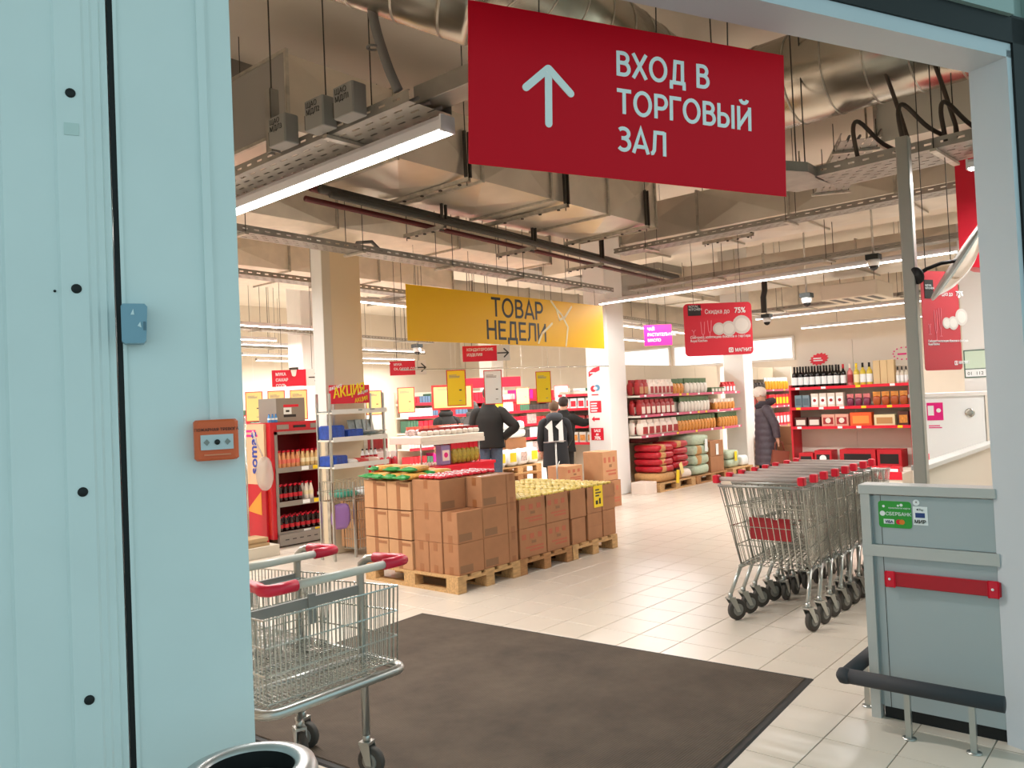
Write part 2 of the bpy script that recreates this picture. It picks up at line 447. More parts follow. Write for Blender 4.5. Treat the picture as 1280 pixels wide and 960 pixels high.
mb = MB(); mb.prism([(0, .006), (.006, 0), (.046, 0), (.052, .008), (.056, .085), (.05, .092), (.004, .092), (0, .086)], -.045, 0); mb.build('case', mat('blue_grey_plastic', '#7fa3b6', .4), t)
MB().box((.046, -.047, .03), (.052, -.004, .05)).build('latch', mat('blue_grey_dark', '#5b7888', .5), t)
mb = MB(); mb.prism([(.02, .066), (.028, .066), (.026, .08)], -.0465, -.045); mb.prism([(.034, .04), (.042, .036), (.04, .05)], -.0465, -.045); mb.build('scuff', mat('scuff_white', '#d9e6ea', .6), t)
# litter bin in front of the wall panel
bl = Vector((.885, 1.525, 0)); BZ = .022
t = thing('litter_bin', 'round steel litter bin with a wide pale rim at the foot of the wall', 'bin', bl)
mb = MB(); mb.lathe([(.115, 0), (.128, .01), (.128, .80)], 40); mb.build('body', m_tube, t)
mb = MB(); mb.lathe([(.129, .795), (.138, .803), (.140, .825), (.134, .84), (.112, .847), (.094, .841), (.092, .815), (.092, .745)], 48, cap=False); mb.build('rim', mat('bin_rim', '#bdbcba', .35, .7, noise=.1, scale=14), t)
mb = MB(); mb.lathe([(.0915, .725), (.0915, .837)], 40, cap=False); mb.lathe([(.091, .723), (.09, .725)], 40); mb.build('liner', m_black, t)

# entrance mat
t = thing('entrance_mat', 'large dark brown ribbed entrance mat on the tiles', 'mat', (0, 0, 0))
ma, mbb = Vector((4.135, 4.56)), Vector((4.327, 1.661)); ax = (mbb-ma).normalized(); ay = Vector((-ax.y, ax.x)); ay = -ay if ay.x > 0 else ay
mm = bpy.data.materials.new('mat_pile'); mm.use_nodes = True; nt = mm.node_tree; b = nt.nodes['Principled BSDF']
tc = nt.nodes.new('ShaderNodeTexCoord'); n1 = nt.nodes.new('ShaderNodeTexNoise'); n1.inputs['Scale'].default_value = 2.2; n1.inputs['Detail'].default_value = 8; n1.inputs['Roughness'].default_value = .7
n2 = nt.nodes.new('ShaderNodeTexWave'); n2.inputs['Scale'].default_value = 26; n2.bands_direction = 'Y'
rp = nt.nodes.new('ShaderNodeValToRGB'); rp.color_ramp.elements[0].color = (*C('#43382e'), 1); rp.color_ramp.elements[1].color = (*C('#615345'), 1); rp.color_ramp.elements[0].position = .3; rp.color_ramp.elements[1].position = .75
bp = nt.nodes.new('ShaderNodeBump'); bp.inputs['Strength'].default_value = .5; bp.inputs['Distance'].default_value = .004
nt.links.new(tc.outputs['Object'], n1.inputs['Vector']); nt.links.new(tc.outputs['Object'], n2.inputs['Vector']); nt.links.new(n1.outputs[0], rp.inputs[0]); nt.links.new(rp.outputs[0], b.inputs['Base Color'])
nt.links.new(n2.outputs[1], bp.inputs['Height']); nt.links.new(bp.outputs[0], b.inputs['Normal']); b.inputs['Roughness'].default_value = .95
def MP(a, bq, z): p = ma+ax*a+ay*bq; return (p.x, p.y, z)
Lm = (mbb-ma).length; Wm = 2.12; bd = .035
def slab(mb, a0, b0, a1, b1, z0, z1, i=0):
    vs = [MP(a0, b0, z0), MP(a1, b0, z0), MP(a1, b1, z0), MP(a0, b1, z0), MP(a0+i, b0+i, z1), MP(a1-i, b0+i, z1), MP(a1-i, b1-i, z1), MP(a0+i, b1-i, z1)]
    mb.add(vs, [(0, 3, 2, 1), (4, 5, 6, 7), (0, 1, 5, 4), (1, 2, 6, 5), (2, 3, 7, 6), (3, 0, 4, 7)]); return mb
slab(MB(), 0, 0, Lm, Wm, .0, .007, .01).build('rubber_border', mat('mat_border', '#2b2825', .7), t)
slab(MB(), bd, bd, Lm-bd, Wm-bd, .006, .012, .004).build('pile', mm, t)
# ------------------------------------------------------------------ overhead: lamps, trays, ducts, pipes
def rods(parent, pts, ztop=None, r=.004):
    for (x, y, z) in pts:
        MB().rod((x, y, z), (x, y, (ztop or CZ)), r, 6).build('suspension_rod', m_dark, parent)
def lamp(x0, y0, x1, y1, z, label, rodn=2, wd=.075, ht=.07, seg=None, power=1, top=None):
    """strip light; local x runs along the strip"""
    L = math.hypot(x1-x0, y1-y0); rz = math.atan2(y1-y0, x1-x0)
    t = thing('strip_light', label, 'light', (x0, y0, z), rz, 'linear strip lights under the ceiling')
    mb = MB(); mb.prism([(-wd/2*1.0, .012), (wd/2, .012), (wd/2, ht*.7), (wd/2-.015, ht), (-wd/2+.015, ht), (-wd/2, ht*.7)], 0, L, None, TR(rz=-PI/2)); mb.build('housing', m_lampb, t)
    MB().box((.012, -wd/2+.010, 0), (L-.012, wd/2-.010, .0135)).build('diffuser', m_led, t)
    for e in (0, L-.012): MB().box((e, -wd/2-.001, .003), (e+.012, wd/2+.001, ht+.001)).build('end_cap', m_lampb, t)
    for k in range(rodn):
        a = L*(k+.5)/rodn
        MB().rod((a, 0, ht-.005), (a, 0, (top or CZ)-z), .004, 6).build('hanger', m_dark, t)
    n = max(1, round(L/2.4)) if seg is None else seg
    for k in range(n):
        ld = bpy.data.lights.new('strip_glow', 'AREA'); ld.shape = 'RECTANGLE'; ld.size = L/n*.96; ld.size_y = wd*.6
        ld.energy = LAMP_W*L/n*power; ld.color = LAMP_C
        lo = bpy.data.objects.new('strip_glow', ld); COL.objects.link(lo); lo.parent = t
        lo.location = (L*(k+.5)/n, 0, -.006)
    return t
def slotted(mb, L, W, z, per=.09, slot=.045, rows=3, sw=.012, th=.0018, x0=0, y0=0):
    """perforated sheet of metal lying in xy: solid strips plus bridges between the slots"""
    gap = (W-rows*sw)/(rows+1); y = y0
    n = int(L/per)
    for r in range(rows+1):
        mb.box((x0, y, z), (x0+L, y+gap, z+th)); y += gap
        if r < rows:
            off = per/2 if r % 2 else 0
            for k in range(n+1):
                a = max(0, k*per-off); b = min(L, k*per-off+per-slot)
                if b > a: mb.box((x0+a, y, z), (x0+b, y+sw, z+th))
            y += sw
def tray(x0, y0, x1, y1, z, label, W=.2, side=.05, rodp=1.6, rows=3, per=.11, rtop=None):
    L = math.hypot(x1-x0, y1-y0); rz = math.atan2(y1-y0, x1-x0)
    t = thing('cable_tray', label, 'cable tray', (x0, y0, z), rz, 'perforated cable trays under the ceiling')
    mb = MB(); slotted(mb, L, W, 0, per, per*.5, rows, .014, .002, 0, -W/2); mb.build('perforated_base', m_steel, t)
    for s in (-1, 1):
        mb = MB(); yy = s*W/2; q = .016
        n = int(L/per)
        mb.box((0, yy-.001, 0), (L, yy+.001, side*.42)); mb.box((0, yy-.001, side*.62), (L, yy+.001, side))
        for k in range(n+1): mb.box((k*per, yy-.001, side*.42), (min(L, k*per+per*.55), yy+.001, side*.62))
        mb.box((0, min(yy, yy-s*.012), side), (L, max(yy, yy-s*.012), side+.002)); mb.build('side_rail', m_steel, t)
    k = rodp*.4
    while k < L:
        for s in (-1, 1): MB().rod((k, s*(W/2+.012), -.02), (k, s*(W/2+.012), (rtop or CZ)-z), .004, 6).build('suspension_rod', m_dark, t)
        MB().box((k-.02, -W/2-.03, -.024), (k+.02, W/2+.03, -.004)).build('support_bar', m_galv, t)
        k += rodp
    for j in range(3):
        yy = -W/2+W*(j+1)/4
        MB().tube([(a, yy+.012*math.sin(a*2+j), .02+.006*j) for a in [L*q/12 for q in range(13)]], .011, 6).build('cable', m_cable, t)
    return t

lamp(2.97, 2.92, 3.06, 6.4, 3.0, 'bright strip light hanging behind the big red entrance sign', 3, .10, .09, top=3.1, power=1.2)
lamp(9.80, 1.2, 10.10, 6.86, 3.0, 'long strip light running behind the convex mirror post', 4, top=3.11)
lamp(14.9, 1.5, 15.22, 6.63, 3.0, 'strip light over the woman in the dark puffer coat', 4, top=3.11)
lamp(6.02, -.1, 6.12, 1.12, 3.0, 'short end of a strip light beside the right door jamb', 1, top=3.1)
lamp(6.13, 8.38, 9.9, 8.75, 3.0, 'strip light just left of the yellow sign behind the beige column', 3)
lamp(2.2, 11.3, 9.2, 11.8, 3.0, 'strip light above the bottle fridge aisle', 4, seg=2)
lamp(8.79, 14.82, 14.5, 15.5, 3.0, 'strip light low in the far left gap', 4, seg=2)
lamp(10.34, 17.42, 16.5, 18.1, 3.0, 'strip light farthest back on the left', 4, seg=2)
lamp(12.55, 8.54, 17.5, 9.15, 3.0, 'strip light right of the yellow sign over the magenta sign', 4, seg=2, top=3.13)
lamp(11.5, 11.6, 17.5, 12.2, 3.0, 'strip light above the far shelves behind the yellow sign', 4, seg=2)
lamp(18.3, 2.0, 18.6, 7.0, 3.0, 'strip light far back on the right side', 3, seg=2)
lamp(8.0, -.3, 8.15, 1.2, 3.1, 'unseen strip light added to brighten the booth behind the right jamb', 1, power=1.3)  # added lamp, out of view, to brighten the dim booth
lamp(9.5, 9.75, 17.5, 10.5, 2.95, 'added brightening strip light between the far beam and the hanging cards', 5, seg=3, power=1.2)  # added lamp rows, this and the next three, for brightness at the back
lamp(2.0, 13.2, 9.0, 13.9, 3.0, 'added brightening strip light above the far left shelf rows', 4, seg=2, power=1.3)
lamp(3.5, 16.3, 9.8, 17.0, 3.0, 'added brightening strip light before the white far panels', 4, seg=2, power=1.5)
lamp(11.8, 19.2, 18.0, 19.9, 3.0, 'added brightening strip light along the back wall', 4, seg=2, power=1.3)
lamp(.2, 8.2, 4.0, 8.5, 3.0, 'strip light hidden behind the left wall panel', 3, seg=2)

# tray over the first lamp, with three marked junction boxes
t1 = tray(2.88, 2.95, 2.95, 6.6, 3.115, 'perforated cable tray above the nearest strip light', .30, .06, 1.7, 4, .12)
for k, (a, s) in enumerate(((.40, 'ЩАО\nМДЛ1'), (.66, 'ЩАО\nМДЛ2'), (1.02, 'ЩАО\nМДЛ3'))):
    bx = thing('junction_box', ['grey marked junction box nearest the red sign on the tray', 'middle grey marked junction box on the tray', 'leftmost grey marked junction box on the tray'][k], 'junction box', (2.67, 2.95+a, 3.12), rad(-90), 'junction boxes on the cable tray')
    mb = MB(); mb.cbox((-.085, -.045, 0), (.085, .052, .17), .008); mb.build('case', m_greyp, bx)
    text(bx, s, -.065, .085, .042, m_ink, y=-.047)
    MB().box((-.105, -.03, .02), (-.085, .03, .10)).build('gland', m_dark, bx)
t = thing('strut_post', 'slotted upright strut standing on the left cable tray', 'strut', (2.70, 4.12, 3.12))
MB().box((-.03, -.03, 0), (.03, -.026, .38)).box((-.03, -.03, 0), (-.026, .03, .38)).box((-.03, .026, 0), (.03, .03, .38)).build('channel', m_steel, t)
MB().rod((0, 0, .1), (0, 0, CZ-3.12), .005).build('suspension_rod', m_dark, t)
mb = MB(); mb.tube(smooth_path([(2.75, 3.05, 3.2), (2.70, 3.08, 3.35), (2.64, 3.10, 3.6), (2.58, 3.02, 3.9), (2.40, 2.8, 4.3), (2.35, 2.7, CZ)]), .026, 10)
for z in (3.42, 3.9): mb.tube([(2.655+.03*math.cos(a), 3.125+.03*math.sin(a), z) for a in [2*PI*q/12 for q in range(12)]], .006, 5, None, True)
tag(mb.build('conduit', m_cable), 'grey corrugated conduit rising from the near junction box', 'conduit')
t = thing('duct_box', 'plain grey rectangular cable duct ending at the red sign', 'cable duct', (2.95, 2.35, 3.16), rad(90))
MB().cbox((0, -.08, 0), (.72, .08, .10), .006).build('casing', m_steel, t)

# trays running along the shop
tray(3.1, 6.08, 9.7, 6.45, 3.10, 'long perforated cable tray above the yellow sign', .22, .06, 1.3)
tray(3.6, 7.85, 10.6, 8.5, 3.10, 'cable tray over the beige column strip light', .22, .06, 1.6)
tray(5.0, 12.4, 13.5, 14.2, 3.10, 'far cable tray seen left of the beige column', .25, .06, 2.2)
tray(9.65, 1.2, 9.97, 6.2, 3.12, 'cable tray on top of the long strip light', .20, .06, 1.5, rtop=3.59)
tray(8.6, .8, 8.75, 5.6, 3.42, 'higher cable tray behind the mirror post', .25, .06, 1.8, rtop=4.6)
tray(14.75, .8, 15.1, 6.7, 3.12, 'far cable tray over the wine shelves', .22, .06, 2.2)
tray(5.95, -.3, 6.1, 2.05, 3.12, 'wide perforated cable tray at the top of the mirror post', .46, .07, 1.1, 6, .10, rtop=3.75)
tray(12.0, 8.55, 17.6, 9.2, 3.14, 'cable tray above the magenta sign', .22, .06, 2.2)
tray(10.0, 17.0, 16.5, 17.7, 3.14, 'farthest cable tray over the back shelves', .22, .06, 2.4)
t = thing('tray_bend', 'mitred bend joining two cable trays right of the red sign', 'cable tray', (5.6, 2.32, 3.12))
vs = [(-.55, .10), (.10, -.28), (.62, -.28), (.62, .0), (.15, .18), (-.35, .45)]
MB().prism(vs, -.003, 0, None, TR(rx=-PI/2)).build('base_plate', m_steel, t)
for a, b in ((0, 1), (1, 2), (4, 5)):
    p, q = vs[a], vs[b]; d = Vector((q[0]-p[0], q[1]-p[1], 0)).normalized()*.0; n_ = Vector((-(q[1]-p[1]), q[0]-p[0], 0)).normalized()*.003
    P = [(p[0], p[1], 0), (q[0], q[1], 0)]
    MB().add([(p[0], -p[1]*-1, 0), (q[0], q[1], 0), (q[0]+n_.x, q[1]+n_.y, 0), (p[0]+n_.x, p[1]+n_.y, 0), (p[0], p[1], .07), (q[0], q[1], .07), (q[0]+n_.x, q[1]+n_.y, .07), (p[0]+n_.x, p[1]+n_.y, .07)], [(0, 3, 2, 1), (4, 5, 6, 7), (0, 1, 5, 4), (1, 2, 6, 5), (2, 3, 7, 6), (3, 0, 4, 7)]).build('side_rail', m_steel, t)
for p in ((-.5, .12), (.1, -.2), (.55, -.1)): MB().rod((p[0], p[1], 0), (p[0], p[1], CZ-3.12), .005).build('suspension_rod', m_dark, t)
t1 = tray(4.2, 3.7, 5.45, 2.7, 3.3, 'upper perforated cable tray beside the sign corner', .25, .06, .8, 4, rtop=3.84)
t1 = tray(6.5, 1.9, 8.1, 2.7, 3.5, 'ladder like cable tray hanging under the round duct', .3, .06, .7, 4, rtop=3.73)

# round spiral ducts
def spiral(p0, p1, r, label, pitch=.30):
    p0, p1 = Vector(p0), Vector(p1); L = (p1-p0).length
    t = thing('spiral_duct', label, 'duct', p0, math.atan2(p1.y-p0.y, p1.x-p0.x))
    t.rotation_euler = (0, -math.asin((p1.z-p0.z)/L), math.atan2(p1.y-p0.y, p1.x-p0.x))
    MB().tube([(0, 0, 0), (L, 0, 0)], r, 40).build('shell', mat('spiral_metal', '#c4bcae', .26, .92, noise=.12, scale=1.5), t)
    k = pitch*.5
    while k < L:
        MB().tube([(k+.03*math.sin(a)*.0, r*math.cos(a), r*math.sin(a)) for a in [2*PI*q/36 for q in range(36)]], .008, 4, None, True).build('seam_ring', m_galv, t); k += pitch
    return t
spiral((6.4, .1, 4.1), (6.55, 3.9, 4.1), .36, 'large galvanised round duct at the upper right')
spiral((2.955, 2.655, 3.62), (1.85, 4.05, 4.35), .24, 'round galvanised duct end above the left cable tray', .25)
spiral((3.45, 3.05, 4.2), (5.9, 3.2, 4.2), .28, 'round galvanised duct passing behind the red sign')

# rectangular ducts: folded sheet panels with cross breaks, flanges between
def rduct(x0, x1, y0, y1, z0, z1, label, axis='x', panels=3, mm=None, brk=.03):
    t = thing('rectangular_duct', label, 'duct', ((x0+x1)/2, (y0+y1)/2, z0))
    hx, hy, hz = (x1-x0)/2, (y1-y0)/2, z1-z0
    L = 2*hx if axis == 'x' else 2*hy; Wd = hy if axis == 'x' else hx
    for k in range(panels):
        a = -L/2+L*k/panels+.012; b = -L/2+L*(k+1)/panels-.012; c = (a+b)/2
        # outer skin, each face raised to a shallow pyramid
        def P(u, v, z): return (u, v, z) if axis == 'x' else (v, u, z)
        mb = MB()
        for (q, cen) in (([(a, -Wd, 0), (b, -Wd, 0), (b, Wd, 0), (a, Wd, 0)], (c, 0, -brk)), ([(a, -Wd, hz), (b, -Wd, hz), (b, Wd, hz), (a, Wd, hz)], (c, 0, hz+brk)),
                         ([(a, -Wd, 0), (b, -Wd, 0), (b, -Wd, hz), (a, -Wd, hz)], (c, -Wd-brk, hz/2)), ([(a, Wd, 0), (b, Wd, 0), (b, Wd, hz), (a, Wd, hz)], (c, Wd+brk, hz/2))):
            vs = [P(*p) for p in q]+[P(*cen)]; mb.add(vs, [(0, 1, 4), (1, 2, 4), (2, 3, 4), (3, 0, 4)])
        mb.build('panel', mm or m_galv2, t)
    for a, e_ in ((-L/2, -.004), (L/2, .004)):
        lo, hi = min(a, a+e_), max(a, a+e_)
        (MB().box((lo, -Wd, 0), (hi, Wd, hz)) if axis == 'x' else MB().box((-Wd, lo, 0), (Wd, hi, hz))).build('end_panel', m_grey, t)
    for k in range(panels+1):
        a = -L/2+L*k/panels; mb = MB()
        lo, hi = a-.012, a+.012
        for (v0, v1, w0, w1) in ((-Wd-.025, Wd+.025, -.025, 0), (-Wd-.025, Wd+.025, hz, hz+.025), (-Wd-.025, -Wd, 0, hz), (Wd, Wd+.025, 0, hz)):
            if axis == 'x': mb.box((lo, v0, w0), (hi, v1, w1))
            else: mb.box((v0, lo, w0), (v1, hi, w1))
        mb.build('flange', m_galv, t)
    return t
def strut(x, y0, y1, z, label, ztop=CZ, axis='y'):
    """C channel hung from rods, crossing under a duct"""
    t = thing('strut_channel', label, 'strut', (x, y0, z), 0 if axis == 'y' else -PI/2, 'strut channels carrying ducts')
    L = y1-y0; mb = MB()
    mb.box((-.02, 0, 0), (.02, L, .003)); mb.box((-.02, 0, 0), (-.017, L, .04)); mb.box((.017, 0, 0), (.02, L, .04)); mb.build('channel', m_galv, t)
    for k in range(5): MB().box((-.012, L*(k+.5)/5-.012, .0), (.012, L*(k+.5)/5+.012, -.012)).build('bolt_plate', m_dark, t)
    for a in (.03, L-.03): MB().rod((0, a, -.03), (0, a, ztop-z), .005).build('suspension_rod', m_dark, t)
    for dx in (-.035, .02): MB().box((dx, .0, .04), (dx+.018, .03, .45)).build('upright_channel', m_dark, t)
rduct(3.3, 8.4, 4.85, 5.95, 3.60, 4.15, 'broad galvanised rectangular duct over the shop centre', 'x', 5, None, .05)
for k, (x, lb) in enumerate(((5.10, 'strut under the broad duct nearest the red sign edge'), (6.55, 'middle strut under the broad duct below the red sign'), (8.12, 'strut under the broad duct above the yellow sign end'))):
    strut(x, 4.78, 6.0, 3.53, lb)
rduct(9.1, 10.4, 1.2, 5.8, 3.62, 4.1, 'galvanised duct crossing behind the tray right of the sign', 'y', 4)
strut(9.7, 4.2, 4.9, 3.55, 'strut under the crossing duct')
rduct(1.5, 8.6, 6.62, 7.2, 3.45, 3.8, 'pale insulated duct above the long cable tray', 'x', 4, mat('duct_foil', '#e3d9c8', .5, .35, noise=.08, scale=6, bump=.4), .06)
rduct(3.0, 9.0, 8.9, 9.55, 3.42, 3.8, 'pale duct over the beige column', 'x', 4, MATS['duct_foil'], .04)
rduct(13.2, 20.0, 7.6, 8.5, 3.5, 3.95, 'beige duct behind the discount sign', 'x', 4)
rduct(13.4, 14.6, 1.0, 7.2, 3.5, 3.95, 'wide beige duct above the wine shelves', 'y', 4)
rduct(16.2, 17.2, 1.0, 7.4, 3.3, 3.8, 'far duct over the right side of the shop', 'y', 5, MATS['duct_foil'])
rduct(9.5, 20, 10.6, 11.6, 3.5, 3.95, 'far crossing duct behind the yellow sign', 'x', 6)
rduct(3.0, 9.3, 10.3, 11.0, 3.55, 3.95, 'duct far back on the left', 'x', 5, MATS['duct_foil'])
rduct(6.9, 7.7, .3, 1.9, 3.55, 4.3, 'plasterboard coloured duct drop behind the right jamb', 'y', 2, m_wall, .0)
# pipes in pairs on small brackets
def pipe(y, z, r, m, label, x0=4.1, x1=11.4, k=.115):
    mb = MB(); mb.tube([(x0, y, z), ((x0+x1)/2, y+k*(x1-x0)/2*.95, z), (x1, y+k*(x1-x0), z)], r, 12)
    return tag(mb.build('pipe', m), label, 'pipe', 'service pipes under the duct')
pipe(5.72, 3.50, .034, m_pipe, 'dark red pipe uppermost in the pipe run', k=.09)
pipe(5.58, 3.46, .040, m_dark, 'thick dark steel pipe in the middle of the pipe run', k=.09)
pipe(5.80, 3.42, .026, m_pipe, 'thin dark red pipe in the pipe run', k=.09)
pipe(5.44, 3.38, .030, m_dark, 'grey pipe lowest in the pipe run', k=.09)
for x in (5.6, 7.2, 8.8): 
    strut(x, 5.45+.09*(x-3.9), 6.05+.09*(x-3.9), 3.33, 'short strut carrying the red pipe run at %s' % ('its near end' if x < 6 else 'its middle' if x < 8 else 'its far end'))
mb = MB(); mb.tube([(5.2, 6.6, 3.17), (5.25, 6.55, 3.3), (5.4, 6.5, 3.32), (5.55, 6.45, 3.17)], .02, 8); tag(mb.build('conduit', m_cable), 'curved grey conduit looping over the long tray', 'conduit')
for k, (x, y) in enumerate(((5.78, 1.42), (5.95, 1.2), (5.9, 1.75))):
    mb = MB(); mb.tube(smooth_path([(x, y, 3.15), (x-.03, y+.02, 3.38), (x+.05, y+.0, 3.46), (x+.18, y-.12, 3.3), (x+.3, y-.25, 3.24), (x+.38, y-.2, 3.5), (x+.3, y-.1, 3.95)]), .015, 8)
    tag(mb.build('conduit', mat('brown_cable', '#4d4036', .6)), ['thick black cable looping up from the tray by the mirror post', 'brown cable bundle right of the mirror post top', 'cable rising to the round duct beside the post'][k], 'cable')
t = thing('strut_post', 'slanted slotted channel under the round duct at upper right', 'strut', (5.75, 1.2, 3.72), 0, tilt=(rad(25), 0))
mb = MB(); slotted(mb, .5, .06, 0, .035, .018, 2, .008, .003, 0, -.03); mb.build('channel', m_steel, t, (0, 0, 0), -PI/2)

# dome cameras
def dome(x, y, z, label):
    t = thing('dome_camera', label, 'camera', (x, y, z), 0, 'dome security cameras')
    MB().box((-.07, -.07, .07), (.07, .07, .13)).build('mount', mat('camera_black', '#1c2320', .5), t)
    MB().lathe([(.02, -.02), (.052, 0), (.066, .03), (.068, .07)], 18).build('housing', m_white, t)
    MB().lathe([(.005, -.052), (.032, -.042), (.048, -.02), (.052, 0)], 16).build('dome', mat('camera_dome', '#191715', .1), t)
    MB().rod((0, 0, .13), (0, 0, CZ-z), .012).build('drop_pipe', m_galv, t)
dome(9.5, 2.72, 2.93, 'dome security camera beside the mirror post')
dome(10.6, 3.9, 2.72, 'dome security camera left of the mirror post')
dome(13.0, 6.0, 2.72, 'dome security camera just right of the discount sign')
dome(12.6, 5.3, 2.70, 'second dome camera right of the discount sign')
dome(9.2, 10.0, 2.5, 'dome camera under the yellow sign')
dome(5.9, 7.9, 2.95, 'dome camera over the beige column')
tag(MB().tube([(12.45, 5.25, 3.4), (12.45, 5.25, 3.2), (12.5, 5.3, 3.1), (12.5, 5.3, 2.85)], .045, 10).build('pipe', m_ink), 'short black bent pipe right of the discount sign', 'pipe')
t = thing('air_cassette', 'square white ceiling air conditioner with a dark grille', 'air conditioner', (14.0, 4.3, 3.05))
MB().cbox((-.45, -.45, 0), (.45, .45, .25), .02).build('body', m_wall, t)
for a in (-.4, .4):
    for b in (-.4, .4): MB().rod((a, b, .24), (a, b, .45), .005).build('suspension_rod', m_dark, t)
for k in range(4): MB().box((-.36, -.36+.2*k, -.004), (.36, -.26+.2*k, .001)).build('grille_slot', m_dark, t)
# ------------------------------------------------------------------ hanging signs
def hung(name, label, cat, loc, rz, wd, ht, th, m, ztop=CZ, ropes=(.1, .9), group=None, tilt=None):
    t = thing(name, label, cat, loc, rz, group, tilt)
    pn = MB().cbox((0, 0, 0), (wd, th, ht), min(.003, th*.3)).build('panel', m, t)
    for a in ropes: MB().rod((wd*a, th/2, ht-.01), (wd*a, th/2, ztop-loc[2]), .0028, 6).build('suspension_rod', m_dark, t)
    return t
def arrow(t, pts, r, m, y=-.003):
    mb = MB()
    for a, b in pts:
        mb.tube([(a[0], y, a[1]), (b[0], y, b[1])], r, 4, m)
    return mb
m_sign_t = mat('sign_lettering', '#eef3f0', .5)
# big entrance sign, parallel to the doorway
s0 = Vector((1.959, 1.835, 0)); s1 = Vector((3.095, 1.195, 0)); sd = (s1-s0); srz = math.atan2(sd.y, sd.x); SW = sd.length
t = hung('entrance_sign', 'large red hanging sign with an arrow pointing to the trading hall', 'sign', (s0.x, s0.y, 2.385), srz, SW, .565, .006, m_red, CZ, (.2, .56, .8), None, (0, rad(2.3)))
def bar(mb, a, b, r, dy=0):
    d = Vector((b[0]-a[0], b[1]-a[1])).normalized(); n_ = Vector((-d.y, d.x))*r; poly = []
    ang = math.atan2(d.y, d.x)
    for k in range(7): q = ang-PI/2+PI*k/6; poly.append((b[0]+r*math.cos(q), b[1]+r*math.sin(q)))
    for k in range(7): q = ang+PI/2+PI*k/6; poly.append((a[0]+r*math.cos(q), a[1]+r*math.sin(q)))
    mb.prism(poly, -.0025-dy, -.0003)
mb = MB(); cx = .293
bar(mb, (cx, .17), (cx, .352), .0135, 0); bar(mb, (cx-.085, .288), (cx-.001, .366), .0135, .0006); bar(mb, (cx+.085, .288), (cx+.001, .366), .0135, .0012)
mb.build('arrow', m_sign_t, t)
for i, ln in enumerate(('ВХОД В', 'ТОРГОВЫЙ', 'ЗАЛ')):
    strokes(t, ln, .562, .380-.139*i, .092, m_sign_t, .076, .985, .06)
# yellow week-goods banner on its wire
t = hung('week_goods_banner', 'yellow hanging banner reading goods of the week', 'sign', (5.76, 6.40, 2.285), rad(.3), 3.76, .61, .008, m_yel, 3.1, (.05, .35, .68, .95))
strokes(t, 'ТОВАР', 1.88, .335, .235, m_ink, .07, 1.12, .05, True)
strokes(t, 'НЕДЕЛИ', 1.86, .055, .235, m_ink, .07, 1.08, .05, True)
m_line = mat('pale_line', '#ead9a8', .5)
mb = MB()
for P in ([(2.55, .60), (2.66, .50), (2.77, .43), (2.90, .27), (2.84, .02)], [(2.66, .50), (2.72, .36), (2.84, .40), (3.0, .55)], [(2.55, .30), (2.33, .16), (2.25, .04)]):
    for a, b in zip(P[:-1], P[1:]): bar(mb, a, b, .016)
mb.build('drawn_line', m_line, t)
# discount sign (wine glasses and plates)
def discount_sign(t, wd, ht, lod=True):
    MB().box((.07*wd/1.1, -.003, ht*.77), (.28*wd/1.1, -.0005, ht*.97)).build('black_badge', m_ink, t)
    text(t, 'ROYAL\nKITCHEN', .085*wd/1.1, ht*.87, .05*wd/1.1, m_print, y=-.0036)
    text(t, 'Скидка до', .34*wd/1.1, ht*.80, .098*wd/1.1, m_print, sx=.82)
    text(t, '75%', .82*wd/1.1, ht*.80, .12*wd/1.1, m_print, bold=.03, sx=.9)
    mb = MB(); mp_ = mat('plate_print', '#cfc3bb', .6); mq = mat('plate_print_inner', '#ddd3cb', .6)
    for cx, cz, r in ((.56, .47, .10), (.72, .47, .12), (.93, .53, .15)):
        mb.prism(disc(cx*wd/1.1, cz*ht/.93, r*wd/1.1, 20), -.002-.0004*cx, -.0004, mp_); mb.prism(disc(cx*wd/1.1, cz*ht/.93, r*.7*wd/1.1, 20), -.0026-.0004*cx, -.002, mq)
    mb.build('plate_picture', None, t)
    mb = MB(); k = wd/1.1; 
    for gx, h0, h1 in ((.12, .36, .46), (.27, .30, .60), (.38, .34, .62)):
        for P in ([(gx, h1), (gx+.01, h0+.1), (gx+.03, h0+.06), (gx+.05, h0+.1), (gx+.06, h1)], [(gx+.03, h0+.06), (gx+.03, h0)], [(gx, h0), (gx+.06, h0)]):
            for a, b in zip(P[:-1], P[1:]): bar(mb, (a[0]*k, a[1]*ht/.93), (b[0]*k, b[1]*ht/.93), .005*k)
    mb.build('glass_outline', mat('outline_pink', '#e8838f', .5), t)
    text(t, 'Соберите коллекцию бокалов и фарфора\nRoyal Kitchen', .09*k, ht*.27, .055*k, m_print, bold=.015, sx=.88)
    text(t, 'МАГНИТ', .80*k, ht*.06, .075*k, m_print, bold=.03, sx=.85)
    mb = MB(); mb.prism(rpoly(.70*k, ht*.05, .775*k, ht*.05+.075*k, .012*k), -.002, -.0004, m_print); mb.prism(rpoly(.715*k, ht*.05+.015*k, .76*k, ht*.05+.06*k, .008*k), -.0028, -.002, m_red2); mb.prism([(.728*k, ht*.05+.02*k), (.747*k, ht*.05+.02*k), (.747*k, ht*.05+.055*k), (.728*k, ht*.05+.055*k)], -.0034, -.0028, m_print); mb.build('logo', None, t)
def panel_sign(name, label, loc, rz, wd, ht, ztop=CZ, m=None, ropes=(.15, .85)):
    t = thing(name, label, 'sign', loc, rz)
    MB().prism(rpoly(0, 0, wd, ht, .06*wd), 0, .006).build('panel', m or m_red2, t)
    for a in ropes: MB().rod((wd*a, .003, ht-.01), (wd*a, .003, ztop-loc[2]), .003, 6).build('suspension_rod', m_dark, t)
    return t
